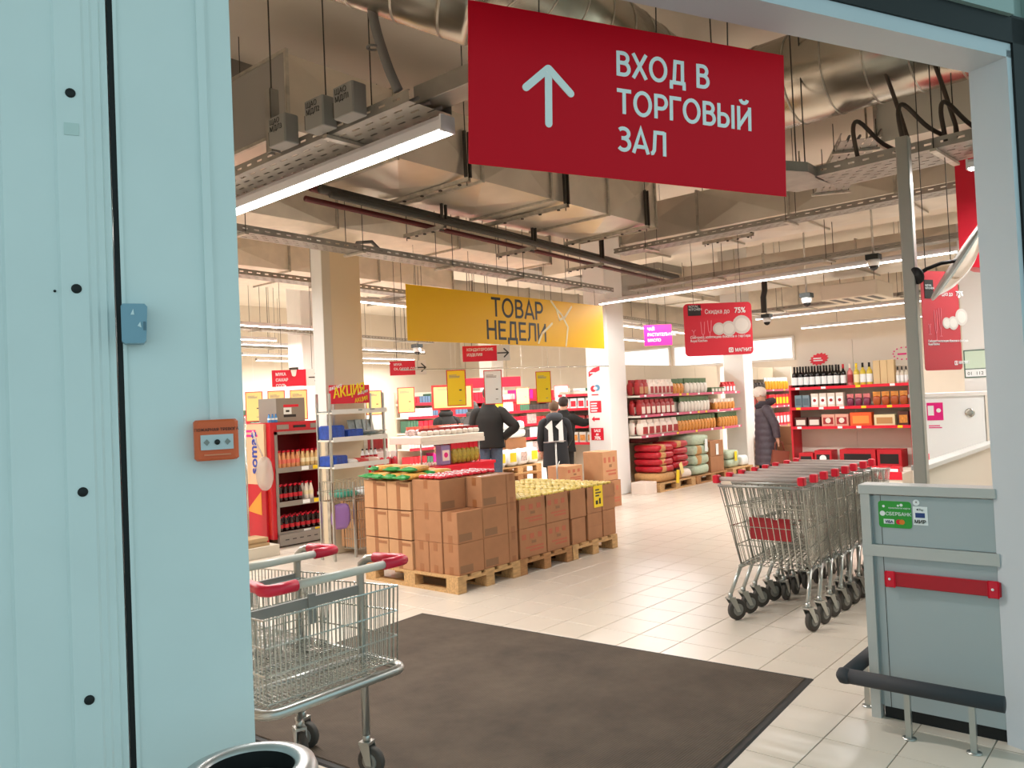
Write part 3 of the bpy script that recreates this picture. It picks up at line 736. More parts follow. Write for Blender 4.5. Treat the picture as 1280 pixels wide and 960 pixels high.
t = panel_sign('discount_sign', 'red hanging sign with plates and glasses offering a discount', (9.00, 4.86, 2.05), rad(-46), .87, .66, 3.6)
discount_sign(t, .87, .66)
t = panel_sign('discount_sign', 'turned red discount sign hanging beside the right door jamb', (5.75, 1.36, 1.66), rad(-27), .34, .66, CZ, mat('sign_red_faded', '#c03a44', .3))
discount_sign(t, .42, .62)
# aisle signs
def aisle(label, loc, rz, w1, w2, ht, lines, m=m_red2, size=.09, holder=False, arrow_=True, top=CZ):
    t = thing('aisle_sign', label, 'sign', loc, rz, 'hanging aisle signs')
    MB().box((0, 0, 0), (w1, .008, ht)).build('panel', m, t)
    if w2: MB().box((w1, 0, 0), (w1+w2, .008, ht)).build('arrow_panel', mat('arrow_panel', '#ded6cc', .5), t)
    if w2 and arrow_:
        mb = MB(); c = w1+w2*.5; bar(mb, (c-.07, ht*.5), (c+.06, ht*.5), .008); bar(mb, (c+.01, ht*.5+.05), (c+.062, ht*.5), .008); bar(mb, (c+.01, ht*.5-.05), (c+.062, ht*.5), .008); mb.build('arrow', m_dark, t)
    for i, l in enumerate(lines): text(t, l, .05, ht-size*1.35*(i+1), size, m_print, bold=.02, sx=.85)
    for a in (.2, .8): MB().rod(((w1+w2)*a, .004, ht), ((w1+w2)*a, .004, top-loc[2]), .003).build('suspension_rod', m_dark, t)
    if holder:
        MB().prism([(w1*.55, ht+.02), (w1*.60, ht*.62), (w1*.65, ht*.58), (w1*.70, ht*.62), (w1*.75, ht+.02)], -.02, -.004).build('clip_badge', m_shelf, t)
        MB().box((w1*.52, -.03, ht), (w1*.78, .03, ht+.03)).build('clip', m_dark, t)
    return t
aisle('red aisle sign for confectionery under the yellow banner', (6.95, 6.75, 2.09), rad(-40), .42, .16, .19, ['КОНДИТЕРСКИЕ', 'ИЗДЕЛИЯ'], size=.046)
aisle('red aisle sign for flour sugar and salt left of the beige column', (6.17, 9.66, 1.93), rad(-42), .46, .22, .23, ['МУКА', 'САХАР', 'СОЛЬ'], size=.058, holder=True)
aisle('small red aisle sign low beside the flour sign', (7.4, 10.2, 1.83), rad(-42), .30, .0, .08, [], size=.05)
aisle('red aisle sign right of the beige column reading sugar and salt', (6.65, 7.75, 1.98), rad(-40), .32, .14, .18, ['МУКА', 'СА, САХАР, СОЛЬ'], size=.042)
aisle('magenta aisle sign for vegetable oil left of the discount sign', (10.35, 6.26, 2.33), rad(-47), .42, 0, .31, ['ЧАЙ', 'РАСТИТЕЛЬНОЕ', 'МАСЛО'], m_pink, .062)
aisle('dark red strip sign behind the white price card', (11.4, 11.4, 1.90), rad(-40), 1.4, 0, .20, [], size=.11, top=3.5)
# clear shelf sign over the magazine rack
t = thing('special_offer_poster', 'red poster with yellow slanted special offer lettering above the rack', 'poster', (5.14, 6.98, 1.64), rad(-3))
MB().box((0, 0, 0), (.52, .006, .20)).build('board', m_red2, t)
text(t, 'АКЦИЯ', .05, .06, .15, m_yel2, rot=rad(-8), bold=.035, sx=.8, slant=.15)
text(t, 'АКЦИЯ', .32, .005, .06, m_yel2, rot=rad(-10), bold=.03, sx=.85, slant=.15)
text(t, 'акция', .36, .09, .05, m_print, rot=rad(-12), bold=.02, slant=.2)
text(t, 'акция', .0, .14, .06, m_print, rot=rad(-14), bold=.02, slant=.2)
MB().rod((.05, .01, -.3), (.05, .01, .2), .006).build('stem', m_tube, t); MB().rod((.47, .01, -.3), (.47, .01, .2), .006).build('stem', m_tube, t)
tag(MB().rod((5.95, 6.75, 1.99), (9.9, 6.62, 2.05), .007, 8).rod((6.2, 6.742, 1.99), (6.2, 6.742, 3.45), .003, 5).rod((8.5, 6.663, 2.03), (8.5, 6.663, 3.45), .003, 5).build('hanging_rail', m_chrome), 'thin clear rail under the yellow banner carrying price cards', 'rail')
# price cards hanging on strings
def price_card(label, loc, rz, wd, ht, m=None, ztop=2.0, pr='59'):
    t = thing('price_card', label, 'price card', loc, rz, 'hanging price cards')
    MB().box((0, 0, 0), (wd, .004, ht)).build('red_border', mat('card_border', '#c8332c', .5), t)
    b = wd*.05; MB().box((b, -.002, b), (wd-b, -.0002, ht-b)).build('card', m or m_yel2, t)
    bars(t, wd*.14, ht*.78, wd*.6, ht*.10, 3, m_greyp); bars(t, wd*.64, ht*.42, wd*.2, ht*.07, 1, m_dark); bars(t, wd*.62, ht*.14, wd*.2, ht*.04, 1, m_greyp)
    MB().rod((wd/2, .002, ht), (wd/2, .002, (4.1 if 9.6 < loc[1]-wd*.34 < 10.1 else CZ)-loc[2]), .0012, 4).build('string', m_print, t)
    return t
z0 = 1.56
price_card('yellow price card with a red frame hanging nearest under the banner', (7.15, 7.25, z0), rad(-43), .245, .46, None, 2.03, '57')
price_card('white price card with a red frame beside the yellow one', (7.50, 6.93, z0), rad(-43), .235, .44, m_print, 2.03, '12')
price_card('yellow price card hanging right before the stickered column', (8.05, 6.52, z0-.01), rad(-43), .20, .41, None, 2.03, '45')
price_card('pale yellow price card leftmost of three by the rack', (8.3, 10.3, 1.47), rad(-43), .26, .40, mat('card_pale', '#f0d98a', .6), 3.0, '39')
price_card('pale yellow price card second of three by the rack', (8.72, 10.0, 1.48), rad(-43), .28, .42, MATS['card_pale'], 3.0, '89')
price_card('pale yellow price card partly behind the nearest yellow card', (9.3, 9.8, 1.50), rad(-43), .70, .42, MATS['card_pale'], 3.0, '29')
for k in range(4):
    price_card(['yellow card hanging at the left edge above the fridge aisle', 'second yellow card above the fridge aisle', 'third yellow card above the fridge aisle', 'fourth yellow card above the fridge aisle'][k], (6.1+.22*k, 10.85-.24*k, 1.46), rad(-45), .25, .44, MATS['card_pale'], 3.0, '49')
price_card('narrow yellow card behind the grey appliance box', (7.05, 9.85, 1.50), rad(-45), .17, .40, MATS['card_pale'], 3.0, '79')
price_card('small far yellow card below the white price card', (13.9, 12.6, 1.45), rad(-43), .26, .28, None, 3.0, '19')
price_card('small far cream card right of the black jacket', (14.3, 12.2, 1.52), rad(-43), .32, .40, MATS['card_pale'], 3.0, '29')
price_card('small far white card above the white sacks', (15.0, 11.6, 1.53), rad(-43), .34, .40, m_print, 3.0, '9')
# stickers on the stickered column (its face looks to -x)
def sticker(label, y, z, wd, ht, fn, x=10.728):
    t = thing('wall_sticker', label, 'sticker', (x, y, z), rad(-90), 'stickers on the white column')
    fn(t, wd, ht); return t
def s_sale(t, w_, h_):
    MB().box((0, -.0015, 0), (w_, -.0003, h_)).build('film', m_red2, t)
    text(t, 'SALE', w_*.5, h_*.68, h_*.3, m_print, bold=.03, align='CENTER', y=-.0026); text(t, 'до', w_*.5, h_*.42, h_*.24, m_print, bold=.03, align='CENTER', y=-.0026); text(t, '70%', w_*.5, h_*.06, h_*.36, m_print, bold=.04, align='CENTER', y=-.0026)
def s_arrow(t, w_, h_):
    mb = MB(); mb.prism([(0, h_*.5), (w_*.35, 0), (w_*.35, h_*.3), (w_, h_*.3), (w_, h_*.7), (w_*.35, h_*.7), (w_*.35, h_)], -.0015, -.0003); mb.build('film', m_red2, t)
def s_text(t, w_, h_):
    MB().box((0, -.0015, 0), (w_, -.0003, h_)).build('film', m_red2, t)
    bars(t, w_*.08, h_*.1, w_*.8, h_*.85, 4, m_print, -.0026, 4)
def s_badge(t, w_, h_):
    mb = MB(); mb.prism(disc(w_*.3, h_*.45, w_*.28, 14, h_*.4), -.0012, -.0003, m_red2); mb.prism(disc(w_*.68, h_*.55, w_*.28, 14, h_*.4), -.0016, -.0003, mat('badge_blue', '#5a8db0', .5)); mb.prism(disc(w_*.5, h_*.5, w_*.2, 12, h_*.2), -.002, -.0003, m_print); mb.build('film', None, t)
    bars(t, w_*.1, -.05, w_*.8, .04, 1, m_red2, -.0015, 5)
def s_ribbon(t, w_, h_):
    mb = MB(); mb.prism([(0, 0), (w_*.45, h_*.35), (w_, h_*.6), (w_, h_), (w_*.45, h_*.85), (0, h_*.5)], -.0012, -.0003); mb.build('film', m_red2, t)
    bars(t, w_*.12, h_*.35, w_*.5, h_*.2, 1, m_print, -.0024, 6)
sticker('red sale sticker showing seventy percent at the foot of the row', 7.57, .90, .24, .20, s_sale)
sticker('red arrow sticker pointing left', 7.55, 1.20, .16, .09, s_arrow)
sticker('red square sticker with white lettering above the arrow', 7.57, 1.35, .22, .19, s_text)
sticker('round red and blue badge sticker', 7.55, 1.68, .20, .13, s_badge)
sticker('red ribbon sticker uppermost on the column', 7.57, 1.93, .22, .17, s_ribbon)
# ------------------------------------------------------------------ pallets and cartons
def pallet(loc, rz, label, mm=None, group='wooden pallets', LX=.8, LY=1.2):
    """deck boards run along local y ends; origin at the near left floor corner"""
    t = thing('wooden_pallet', label, 'pallet', loc, rz, group); mm = mm or m_wood; q = random.Random(len(label))
    for a in (0, LX/2-.05, LX-.1): MB().box((a, 0, 0), (a+.1, LY, .022)).build('bottom_board', mm, t)
    for a in (0, LX/2-.05, LX-.1):
        for b in (0, LY/2-.07, LY-.14): MB().box((a, b, .022), (a+.1, b+.14, .10)).build('block', mm, t)
    for b in (0, LY/2-.07, LY-.14): MB().box((0, b, .10), (LX, b+.14, .122)).build('stringer_board', mm, t)
    for k in range(5):
        a = (LX-.12)*k/4; MB().box((a+q.uniform(0, .004), 0, .122), (a+.118, LY, .144)).build('deck_board', mm, t)
    return t
CART = {}
def carton(x0, y0, z0, x1, y1, z1, label, pale=False, tape='x', group='cardboard cartons on the pallets', marks=None, open_=0, rz=0):
    """closed carton: body, tape strips over the edges, printed marks"""
    t = thing('cardboard_box', label, 'box', ((x0+x1)/2, (y0+y1)/2, z0), rz, group)
    a, b, h = (x1-x0)/2, (y1-y0)/2, z1-z0; mm = m_kraft2 if pale else m_kraft
    if open_:
        mb = MB(); mb.box((-a, -b, 0), (a, b, h-open_)); e = .006
        mb.box((-a, -b, h-open_), (a, -b+e, h)); mb.box((-a, b-e, h-open_), (a, b, h)); mb.box((-a, -b, h-open_), (-a+e, b, h)); mb.box((a-e, -b, h-open_), (a, b, h)); mb.build('body', mm, t)
    else: MB().cbox((-a, -b, 0), (a, b, h), .004).build('body', mm, t)
    e = .0012; q = .024
    if tape == 'x':     # tape on the faces looking to -x and +x, wrapping top and bottom
        MB().box((-a-e, -q, h*.72), (-a, q, h)).build('tape', m_tape, t); MB().box((-a-e, -q, 0), (-a, q, h*.26)).build('tape', m_tape, t)
        if not open_: MB().box((-a, -q, h), (a, q, h+e)).build('tape', m_tape, t)
    elif tape == 'y':
        MB().box((-q, -b-e, h*.74), (q, -b, h)).build('tape', m_tape, t); MB().box((-q, -b-e, 0), (q, -b, h*.2)).build('tape', m_tape, t)
    elif tape == 'full':
        MB().box((-a-e, -q, 0), (-a, q, h)).build('tape', m_tape, t); MB().box((-a-e*1.5, -b*.9, h*.82), (-a-e, -q, h*.92)).build('tape', m_tape, t)
    if marks == 'grey':
        MB().box((-a*.9, -b-.001, h*.06), (a*.1, -b, h*.3)).build('printed_block', mat('print_brown', '#8c6648', .8), t)
    elif marks == 'red':
        mr = mat('print_rust', '#b5654a', .8)
        mb = MB()
        for k in range(3): mb.box((-a*.85+a*.6*k, -b-.001, h*.62), (-a*.55+a*.6*k, -b, h*.8))
        mb.box((-a*.6, -b-.001, h*.3), (a*.75, -b, h*.36)); mb.box((-a*.3, -b-.001, h*.18), (a*.75, -b, h*.25)); mb.build('printed_block', mr, t)
        MB().box((-a*.15, -b-.001, h*.45), (a*.2, -b, h*.55)).build('printed_block', mat('print_brown', '#8c6648', .8), t)
    return t
for k, (x, lb) in enumerate(((4.70, 'pallet nearest the entrance under the tall carton stack'), (5.50, 'middle pallet of the row under red printed cartons'), (6.29, 'last pallet of the row under the cartons with a yellow label'))):
    pallet((x, 4.73, 0), 0, lb, [m_wood, m_wood2, m_wood][k])
P0 = .145
# first stack
h1 = .262
row = ['bottom', 'middle', 'top']
for lv in range(3):
    z = P0+lv*(h1+.002)
    pos = 'in the %s layer of the tall stack' % row[lv]
    if lv < 2:
        carton(4.735, 4.745, z, 5.045, 4.925, z+h1, 'brown carton at the front corner %s' % pos, tape='x', marks='grey')
    carton(5.05, 4.745, z, 5.375, 4.925, z+h1, 'brown carton second along the front %s' % pos, tape='x', marks='grey')
    carton(5.38, 4.745, z, 5.50 if lv < 5 else 0, 4.925, z+h1, 'narrow brown carton third along the front %s' % pos, tape='y')
    if lv == 0:
        carton(4.725, 4.93, z, 5.04, 5.09, z+h1, 'brown carton with tape left of the front corner in the bottom layer', tape='x')
        carton(4.725, 5.095, z, 5.04, 5.275, z+h1, 'brown carton at the middle of the left side in the bottom layer', tape='x')
    else:
        carton(4.725, 4.93, z, 5.04, 5.275, z+h1, 'wide dark brown carton on the left side %s' % pos, tape='x', marks='grey')
    carton(4.705, 5.285, z-.004*lv, 5.04, 5.59, z+h1-.012-.004*lv, 'pale carton second from the rack %s' % pos, True, 'full')  # paler card here and below puts the stronger light into the colour
    carton(4.705, 5.60, z-.004*lv, 5.04, 5.915, z+h1-.012-.004*lv, 'pale carton nearest the rack %s' % pos, True, 'full')
    carton(5.05, 4.93, z, 5.49, 5.275, z+h1, 'inner carton %s behind the front ones' % pos)
    carton(5.05, 5.285, z, 5.49, 5.915, z+h1, 'inner carton %s at the back' % pos)
ztop = P0+3*h1+.008
# pasta bags with green ends on the pale cartons
m_pasta = mat('pasta', '#d9a24e', .5, noise=.25, scale=40, stretch=(1, 8, 1)); m_green = mat('pack_green', '#1f8a3c', .35, noise=.2, scale=20)
def pasta(x, y, z, rz, k):
    t = thing('pasta_bag', 'bag of yellow pasta with a green crimped end on the tall stack', 'bag', (x, y, z), rz, 'pasta bags on the carton stack')
    MB().pillow((0, 0, .03), (.26, .16, .058), None, None, .5, 14, 6, .05, k).build('contents', m_pasta, t)
    mb = MB(); mb.pillow((-.13, 0, .03), (.07, .15, .045), None, None, .7, 12, 6, .12, k+9); mb.pillow((-.17, 0, .03), (.035, .19, .02), None, None, .8, 12, 5, .2, k+5); mb.build('crimped_end', m_green, t)
q = random.Random(3)
zz = P0+3*h1-.012
for i in range(4):
    for j in range(2):
        pasta(4.84+.29*j+q.uniform(-.02, .02), 5.36+.165*i, zz+.004+(.0 if j == 0 else .012), q.uniform(-.2, .2), i*3+j)
for i in range(3): pasta(4.93+q.uniform(-.03, .03), 5.44+.2*i, zz+.062, q.uniform(-.4, .4), 40+i)
# red and white packs in the opened cartons
m_rp = mat('pack_red', '#c81f30', .3, noise=.4, scale=45)
pk = tag(MB().pillow((0, 0, .016), (.10, .05, .03), m_rp, None, .6, 10, 5, .1, 2).box((-.012, -.02, .020), (.006, .02, .0325), m_print).build('snack_pack', None), 'small red and white snack pack lying on the tall stack', 'pack', 'red packs on the carton stack')
first = True
for i in range(7):
    for j in range(6):
        x, y = 4.80+.105*i, 4.965+.052*j
        if first: pk.location = (x, y, ztop); first = False
        else: dup(pk, (x, y, ztop), q.uniform(-.9, .9))
# red printed cartons holding jars with golden lids
hb = .265
for i, (xa, xb) in enumerate(((5.535, 5.92), (5.935, 6.285))):
    for lv in range(2):
        z = P0+lv*(hb+.004)
        for j, (ya, yb) in enumerate(((4.75, 5.13), (5.135, 5.515), (5.52, 5.9))):
            carton(xa, ya, z, xb, yb, z+hb, '%s carton with rust print, %s from the tall stack, %s row' % (('lower', 'upper')[lv], ('first', 'second')[i], ('front', 'middle', 'rear')[j]), marks='red' if j == 0 else None, tape='n', open_=.11 if lv else 0)
for j, (ya, yb) in enumerate(((4.75, 5.13), (5.135, 5.515), (5.52, 5.9))):
    rw = ('front', 'middle', 'rear')[j]
    carton(6.325, ya+.005, P0, 6.565, yb, P0+.25, 'squashed carton with a folded lid on the last pallet, %s row' % rw, tape='n', rz=rad(2) if j == 0 else 0)
    carton(6.315, ya, P0+.256, 6.575, yb, P0+.534, 'upper carton over the squashed one, %s row' % rw, tape='n', open_=.11)
    for i, (xa, xb) in enumerate(((6.60, 6.855), (6.87, 7.10))):
        for lv in range(2):
            z = P0+lv*.267
            carton(xa, ya, z, xb, yb, z+.263, '%s carton %s, %s row of the last pallet' % (('lower', 'upper')[lv], ('under the yellow label column', 'at the far end of the last pallet')[i], rw), tape='n', open_=.11 if lv else 0)
            if j == 0: tag(MB().box((xa, 4.748, z+.13), (xb, 4.75, z+.134)).build('fold_line', m_tape), 'horizontal flap seam on a carton of the last pallet', 'seam', 'carton flap seams')
t = thing('price_card', 'yellow price label stuck on the carton stack of the last pallet', 'price card', (6.715, 4.745, .46), 0)
MB().box((0, 0, 0), (.16, .003, .22)).build('card', m_yel2, t); MB().box((.03, -.001, .03), (.07, 0, .07)).build('black_mark', m_ink, t); MB().box((.09, -.001, .03), (.12, 0, .09)).build('black_mark', m_ink, t)
bars(t, .03, .11, .1, .09, 3, m_dark, -.0015, 8)
m_lid = mat('golden_lid', '#f2d873', .3); m_jar = mat('jar_content', '#8a5a2c', .2)
jb = MB(); jb.lathe([(.028, 0), (.034, .008), (.034, .085), (.029, .094)], 10, m_jar); jb.lathe([(.0285, .094), (.0285, .112), (.026, .116)], 10, m_lid)
jar = None
for (xa, xb, n) in ((5.545, 5.915, 5), (5.945, 6.28, 4), (6.325, 6.57, 3), (6.61, 6.85, 3), (6.88, 7.095, 3)):
    for i in range(n):
        for (ya, yb) in ((4.76, 5.125), (5.145, 5.51), (5.53, 5.895)):
            for j in range(5):
                x = xa+(xb-xa)*(i+.5)/n; y = ya+(yb-ya)*(j+.5)/5
                z = P0+hb*2+.004-.100
                if jar is None:
                    jar = tag(jb.build('jar', None, None, (x, y, z)), 'jar with a golden lid standing in the open cartons', 'jar', 'golden lidded jars')
                else: dup(jar, (x, y, z))
# ------------------------------------------------------------------ drinks fridge and what stands around it
t = thing('drinks_fridge', 'tall red open front drinks fridge left of the beige column', 'fridge', (5.2, 8.22, 0), 0)
FW, FD, FH = .84, .62, 1.46
m_fr = mat('fridge_red', '#c21425', .35); m_fg = mat('fridge_grey', '#8e8780', .4, .2); m_fi = mat('fridge_inside', '#8e141c', .5)
MB().box((0, .0, .10), (.05, FD, FH)).build('side_panel', m_fr, t); MB().box((FW-.05, 0, .10), (FW, FD, FH)).build('side_panel', m_fr, t)
MB().box((.05, FD-.04, .10), (FW-.05, FD, FH)).build('back_panel', m_fi, t)
MB().box((.05, .02, FH-.11), (FW-.05, FD-.04, FH)).build('header', m_fr, t)
MB().box((.10, .01, FH-.085), (.26, .02, FH-.03)).build('header_vent', m_fg, t); MB().box((FW-.27, .01, FH-.085), (FW-.10, .02, FH-.03)).build('header_vent', m_fg, t)
MB().box((.33, .01, FH-.072), (.50, .02, FH-.042)).build('header_print', m_ink, t)
mb = MB()
for a, b in ((.05, .085), (FW-.085, FW-.05)): mb.box((a, -.012, .14), (b, .0, FH-.11))
mb.box((.05, -.012, FH-.145), (FW-.05, 0, FH-.11)); mb.build('door_frame', m_fg, t)
MB().box((.05, .0, .0), (FW-.05, FD-.04, .10)).build('plinth', mat('plinth_brown', '#5c4630', .7), t)
mb = MB(); mb.prism([(.05, .02), (FW-.05, .02), (FW-.05, .15), (.05, .15)], -.05, .02); mb.build('kick_grille', m_fg, t)
for k in range(6): MB().box((.12+.1*k, -.053, .08), (.17+.1*k, -.05, .09)).build('grille_slot', m_ink, t)
for z, nm in ((.15, 'shelf'), (.50, 'shelf'), (.90, 'shelf')):
    sh = MB().box((.05, .0, z-.02), (FW-.05, FD-.05, z)).build('shelf', m_fg, t)
    MB().box((.05, -.015, z-.035), (FW-.05, .0, z+.025)).build('price_rail', m_fg, sh)
    for a in (.40, .56): MB().box((a, -.017, z-.025), (a+.1, -.015, z+.02)).build('price_tag', m_print if a < .5 else m_yel2, sh)
sd = MB().box((-.002, .03, .15), (0, FD-.03, .72)).build('side_decal', mat('decal_red', '#d02318', .5), t)
mb = MB(); mb.prism([(.08, .42), (.4, .40), (.3, .70)], -.001, 0, None, TR(rz=-PI/2) @ TR(-.6, 0, 0)); 
for z, r in ((.32, .05), (.2, .045)): MB().lathe([(r, 0), (r, .002)], 14, None, TR(-.002, .3, z, ry=-PI/2)).build('decal_badge', m_print, sd)
def bottle_mesh(body, label, cap, h=.22, r=.030, lb=(.35, .62)):
    mb = MB(); k = h/.22
    mb.lathe([(r*.9, 0), (r, .006*k), (r, .10*k), (r*.95, .125*k), (r*.45, .185*k), (r*.42, .20*k)], 10, body)
    mb.lathe([(r*.5, .198*k), (r*.5, .22*k)], 10, cap); mb.lathe([(r*1.02, .22*k*lb[0]*.9), (r*1.02, .22*k*lb[1]*.85)], 10, label, cap=False)
    return mb
m_cola = mat('cola', '#2a0f0c', .1, coat=.5); m_juice = mat('juice_peach', '#e39a66', .15, coat=.5); m_apple = mat('juice_apple', '#e6c489', .15, coat=.5); m_dairy = mat('milk_white', '#efe3d4', .3)
m_lab_r = mat('label_red', '#c01826', .5); m_lab_y = mat('label_cream', '#f0e2b8', .5); m_lab_p = mat('label_coral', '#e2705a', .5)
def row(mb, n, x0, x1, y, z, label, name, group, parent_loc=(5.2, 8.22, 0), cat='bottle', rows=2, dy=.075, first=None):
    o0 = first
    for j in range(rows):
        for i in range(n):
            x = parent_loc[0]+x0+(x1-x0)*(i+.5)/n; yy = parent_loc[1]+y+dy*j
            if o0 is None: o0 = tag(mb.build(name, None, None, (x, yy, parent_loc[2]+z)), label, cat, group)
            else: dup(o0, (x, yy, parent_loc[2]+z), 0, label, group)
    return o0
row(bottle_mesh(m_juice, m_lab_p, m_red2), 5, .10, .42, .05, .90, 'peach juice bottle with a red cap on the top shelf of the red fridge', 'juice_bottle', 'drinks in the red fridge')
row(bottle_mesh(m_apple, m_lab_y, m_red2), 5, .43, .76, .05, .90, 'pale juice bottle with a red cap on the top shelf of the red fridge', 'juice_bottle', 'drinks in the red fridge')
row(bottle_mesh(m_cola, m_lab_r, m_red2, .22), 5, .10, .44, .05, .50, 'cola bottle with a red cap on the middle shelf of the red fridge', 'cola_bottle', 'drinks in the red fridge')
row(bottle_mesh(m_dairy, m_lab_y, m_red2, .23), 2, .46, .60, .05, .50, 'white drink bottle with a red cap on the middle shelf of the red fridge', 'drink_bottle', 'drinks in the red fridge')
row(bottle_mesh(m_cola, m_print, m_red2, .16), 1, .65, .73, .05, .50, 'single short cola bottle at the right of the middle fridge shelf', 'cola_bottle', 'drinks in the red fridge', rows=1)
row(bottle_mesh(m_cola, m_lab_r, m_red2, .20), 9, .09, .77, .05, .15, 'cola bottle with a red cap on the bottom shelf of the red fridge', 'cola_bottle', 'drinks in the red fridge', rows=3)
t = thing('appliance_box', 'grey appliance carton with a label standing on the red fridge', 'box', (5.33, 8.28, 1.462), 0)
MB().cbox((0, 0, 0), (.40, .38, .285), .004).build('body', mat('box_grey', '#8d857b', .6), t)
MB().box((.10, -.001, .175), (.31, 0, .205)).build('red_label', m_red2, t); MB().box((.10, -.001, .09), (.21, 0, .17)).build('picture_label', m_print, t); MB().box((.10, -.001, .055), (.27, 0, .085)).build('dark_label', m_ink, t); MB().box((.13, -.002, .115), (.18, -.001, .14)).build('picture', m_dark, t)
for k in range(3): tag(bottle_mesh(mat('blue_pack', '#3f8fd0', .3), m_print, mat('cap_blue', '#2468b5', .4), .10, .019).build('small_bottle', None, None, (5.225+.045*k, 8.27, 1.461)), 'small blue and white bottle at the top left of the fridge', 'bottle', 'blue bottles beside the fridge')
t = thing('cardboard_display', 'beige cardboard display with vertical blue lettering beside the fridge', 'display', (5.165, 8.80, 0), rad(-90))
MB().box((0, 0, .74), (.50, .03, 1.45)).build('panel', mat('display_beige', '#d9b48e', .7), t)
MB().box((0.01, 0.004, 0), (.49, .03, .74)).build('base', m_lab_r, t)
text(t, 'somat', .34, .86, .20, mat('letter_blue', '#27409a', .5), rot=rad(-90), bold=.03, sx=1)
bars(t, .12, 1.30, .3, .11, 2, m_pink, -.003, 3)
mb = MB(); mb.prism([(.08, .42), (.40, .38), (.40, .66)], .0015, .004); mb.build('print_orange', mat('print_orange', '#e0962e', .5), t)
# stand with goods at the left edge
t = thing('wire_stand', 'wire stand of small goods at the left beside the cardboard display', 'stand', (4.45, 8.2, 0))
for x in (0, .42):
    for y in (0, .4): MB().rod((x, y, 0), (x, y, 1.55), .010).build('post', m_chrome, t)
for z in (.35, .62, .9):
    mb = MB()
    for k in range(8): mb.rod((0, .4*k/7, z), (.42, .4*k/7, z), .004, 4)
    for k in range(3): mb.tube([(0, 0, z+.04*k), (.42, 0, z+.04*k), (.42, .4, z+.04*k), (0, .4, z+.04*k)], .004, 4, None, True)
    mb.build('wire_shelf', m_chrome, t)
for k, (z, c, lb) in enumerate(((.355, '#d9d2c6', 'white'), (.625, '#c7352f', 'red'), (.905, '#4f6b45', 'green'))):
    for j in range(3):
        tag(MB().pillow((0, 0, .06), (.13, .2, .12), None, None, .5, 10, 6, .05, j).build('goods_pouch', mat('pouch_'+lb, c, .4), None, (4.52+.14*j, 8.32, z)), '%s pouch on the wire stand at the left edge' % lb, 'pouch', 'pouches on the wire stand')
tag(MB().pillow((0, 0, 0), (.20, .10, .36), None, None, .8, 16, 10, .10, 6).tube([(-.02, 0, .2), (-.08, .02, .36), (-.12, .03, .5)], .012, 6).build('plastic_bag', mat('clear_bag', '#d9cfc6', .15, alpha=.55), None, (5.10, 8.20, .88)), 'clear plastic bag hanging in front of the cardboard display', 'bag')
tag(MB().box((0, 0, 0), (.36, .28, .03)).box((.02, .02, .03), (.34, .26, .05)).box((.0, .01, .05), (.35, .27, .09)).build('paper_stack', mat('paper_stack', '#b89a72', .8), None, (4.55, 7.85, .12)), 'stack of papers low at the left edge', 'paper stack')
tag(MB().box((-.05, -.05, 0), (.45, .40, .12)).build('goods_box', mat('white_box', '#cfc6b4', .7), None, (4.55, 7.85, 0)), 'white box on the floor under the paper stack', 'box')
# magazine rack
t = thing('magazine_rack', 'grey wire rack of boxes and magazines in front of the beige column', 'rack', (5.06, 6.88, 0))
RW, RD = .72, .22
for x in (.0, .27, RW): MB().box((x, 0, 0), (x+.022, .022, 1.75 if x != .27 else .80)).build('post', m_tube, t)
for x in (0, RW): MB().box((x, RD, 0), (x+.022, RD+.022, 1.75)).build('post', m_tube, t)
for z in (1.56, 1.27, .99):
    sh = MB().box((.0, -.04, z-.025), (RW+.02, RD, z-.01)).build('shelf', m_shelf, t)
    MB().box((.0, -.045, z-.03), (RW+.02, -.04, z+.02)).build('shelf_edge', mat('clear_edge', '#d6d2ca', .2), sh)
def cage(z0, z1, x0, x1, nv, nh):
    mb = MB()
    for k in range(nv+1): x = x0+(x1-x0)*k/nv; mb.rod((x, 0, z0), (x, 0, z1), .0035, 4); mb.rod((x, RD, z0), (x, RD, z1), .0035, 4)
    for k in range(nh+1):
        z = z0+(z1-z0)*k/nh; mb.tube([(x0, 0, z), (x1, 0, z), (x1, RD, z), (x0, RD, z)], .004, 4, None, True)
    for k in range(6): y = RD*k/5; mb.rod((x0, y, z0), (x0, y, z1), .0035, 4); mb.rod((x0, y, z0), (x1, y, z0), .0035, 4)
    return mb
cage(.62, .82, .0, RW, 16, 2).build('wire_basket', m_chrome, t)
cage(.08, .60, .30, RW, 12, 5).build('wire_cage', m_chrome, t)
MB().box((.32, .02, .09), (.70, .30, .58)).build('carton_inside', m_kraft2, t)
m_bl = mat('pack_blue', '#23479e', .35, noise=.3, scale=25)
def slab_thing(name, label, cat, loc, d, m, rz=0, group=None, tilt=None):
    o = MB().cbox((-d[0]/2, -d[1]/2, 0), (d[0]/2, d[1]/2, d[2]), min(d)*.15).build(name, m, None, loc, rz); 
    if tilt: o.rotation_euler = (tilt, 0, rz)
    return tag(o, label, cat, group)
slab_thing('detergent_box', 'blue detergent box at the left of the upper rack shelf', 'box', (5.17, 7.0, 1.262), (.2, .22, .15), m_bl)
slab_thing('detergent_box', 'blue detergent box second on the upper rack shelf', 'box', (5.42, 7.0, 1.262), (.2, .2, .10), m_bl)
slab_thing('detergent_box', 'blue and white box at the left of the lower rack shelf', 'box', (5.18, 7.0, .982), (.22, .22, .11), m_bl, .3)
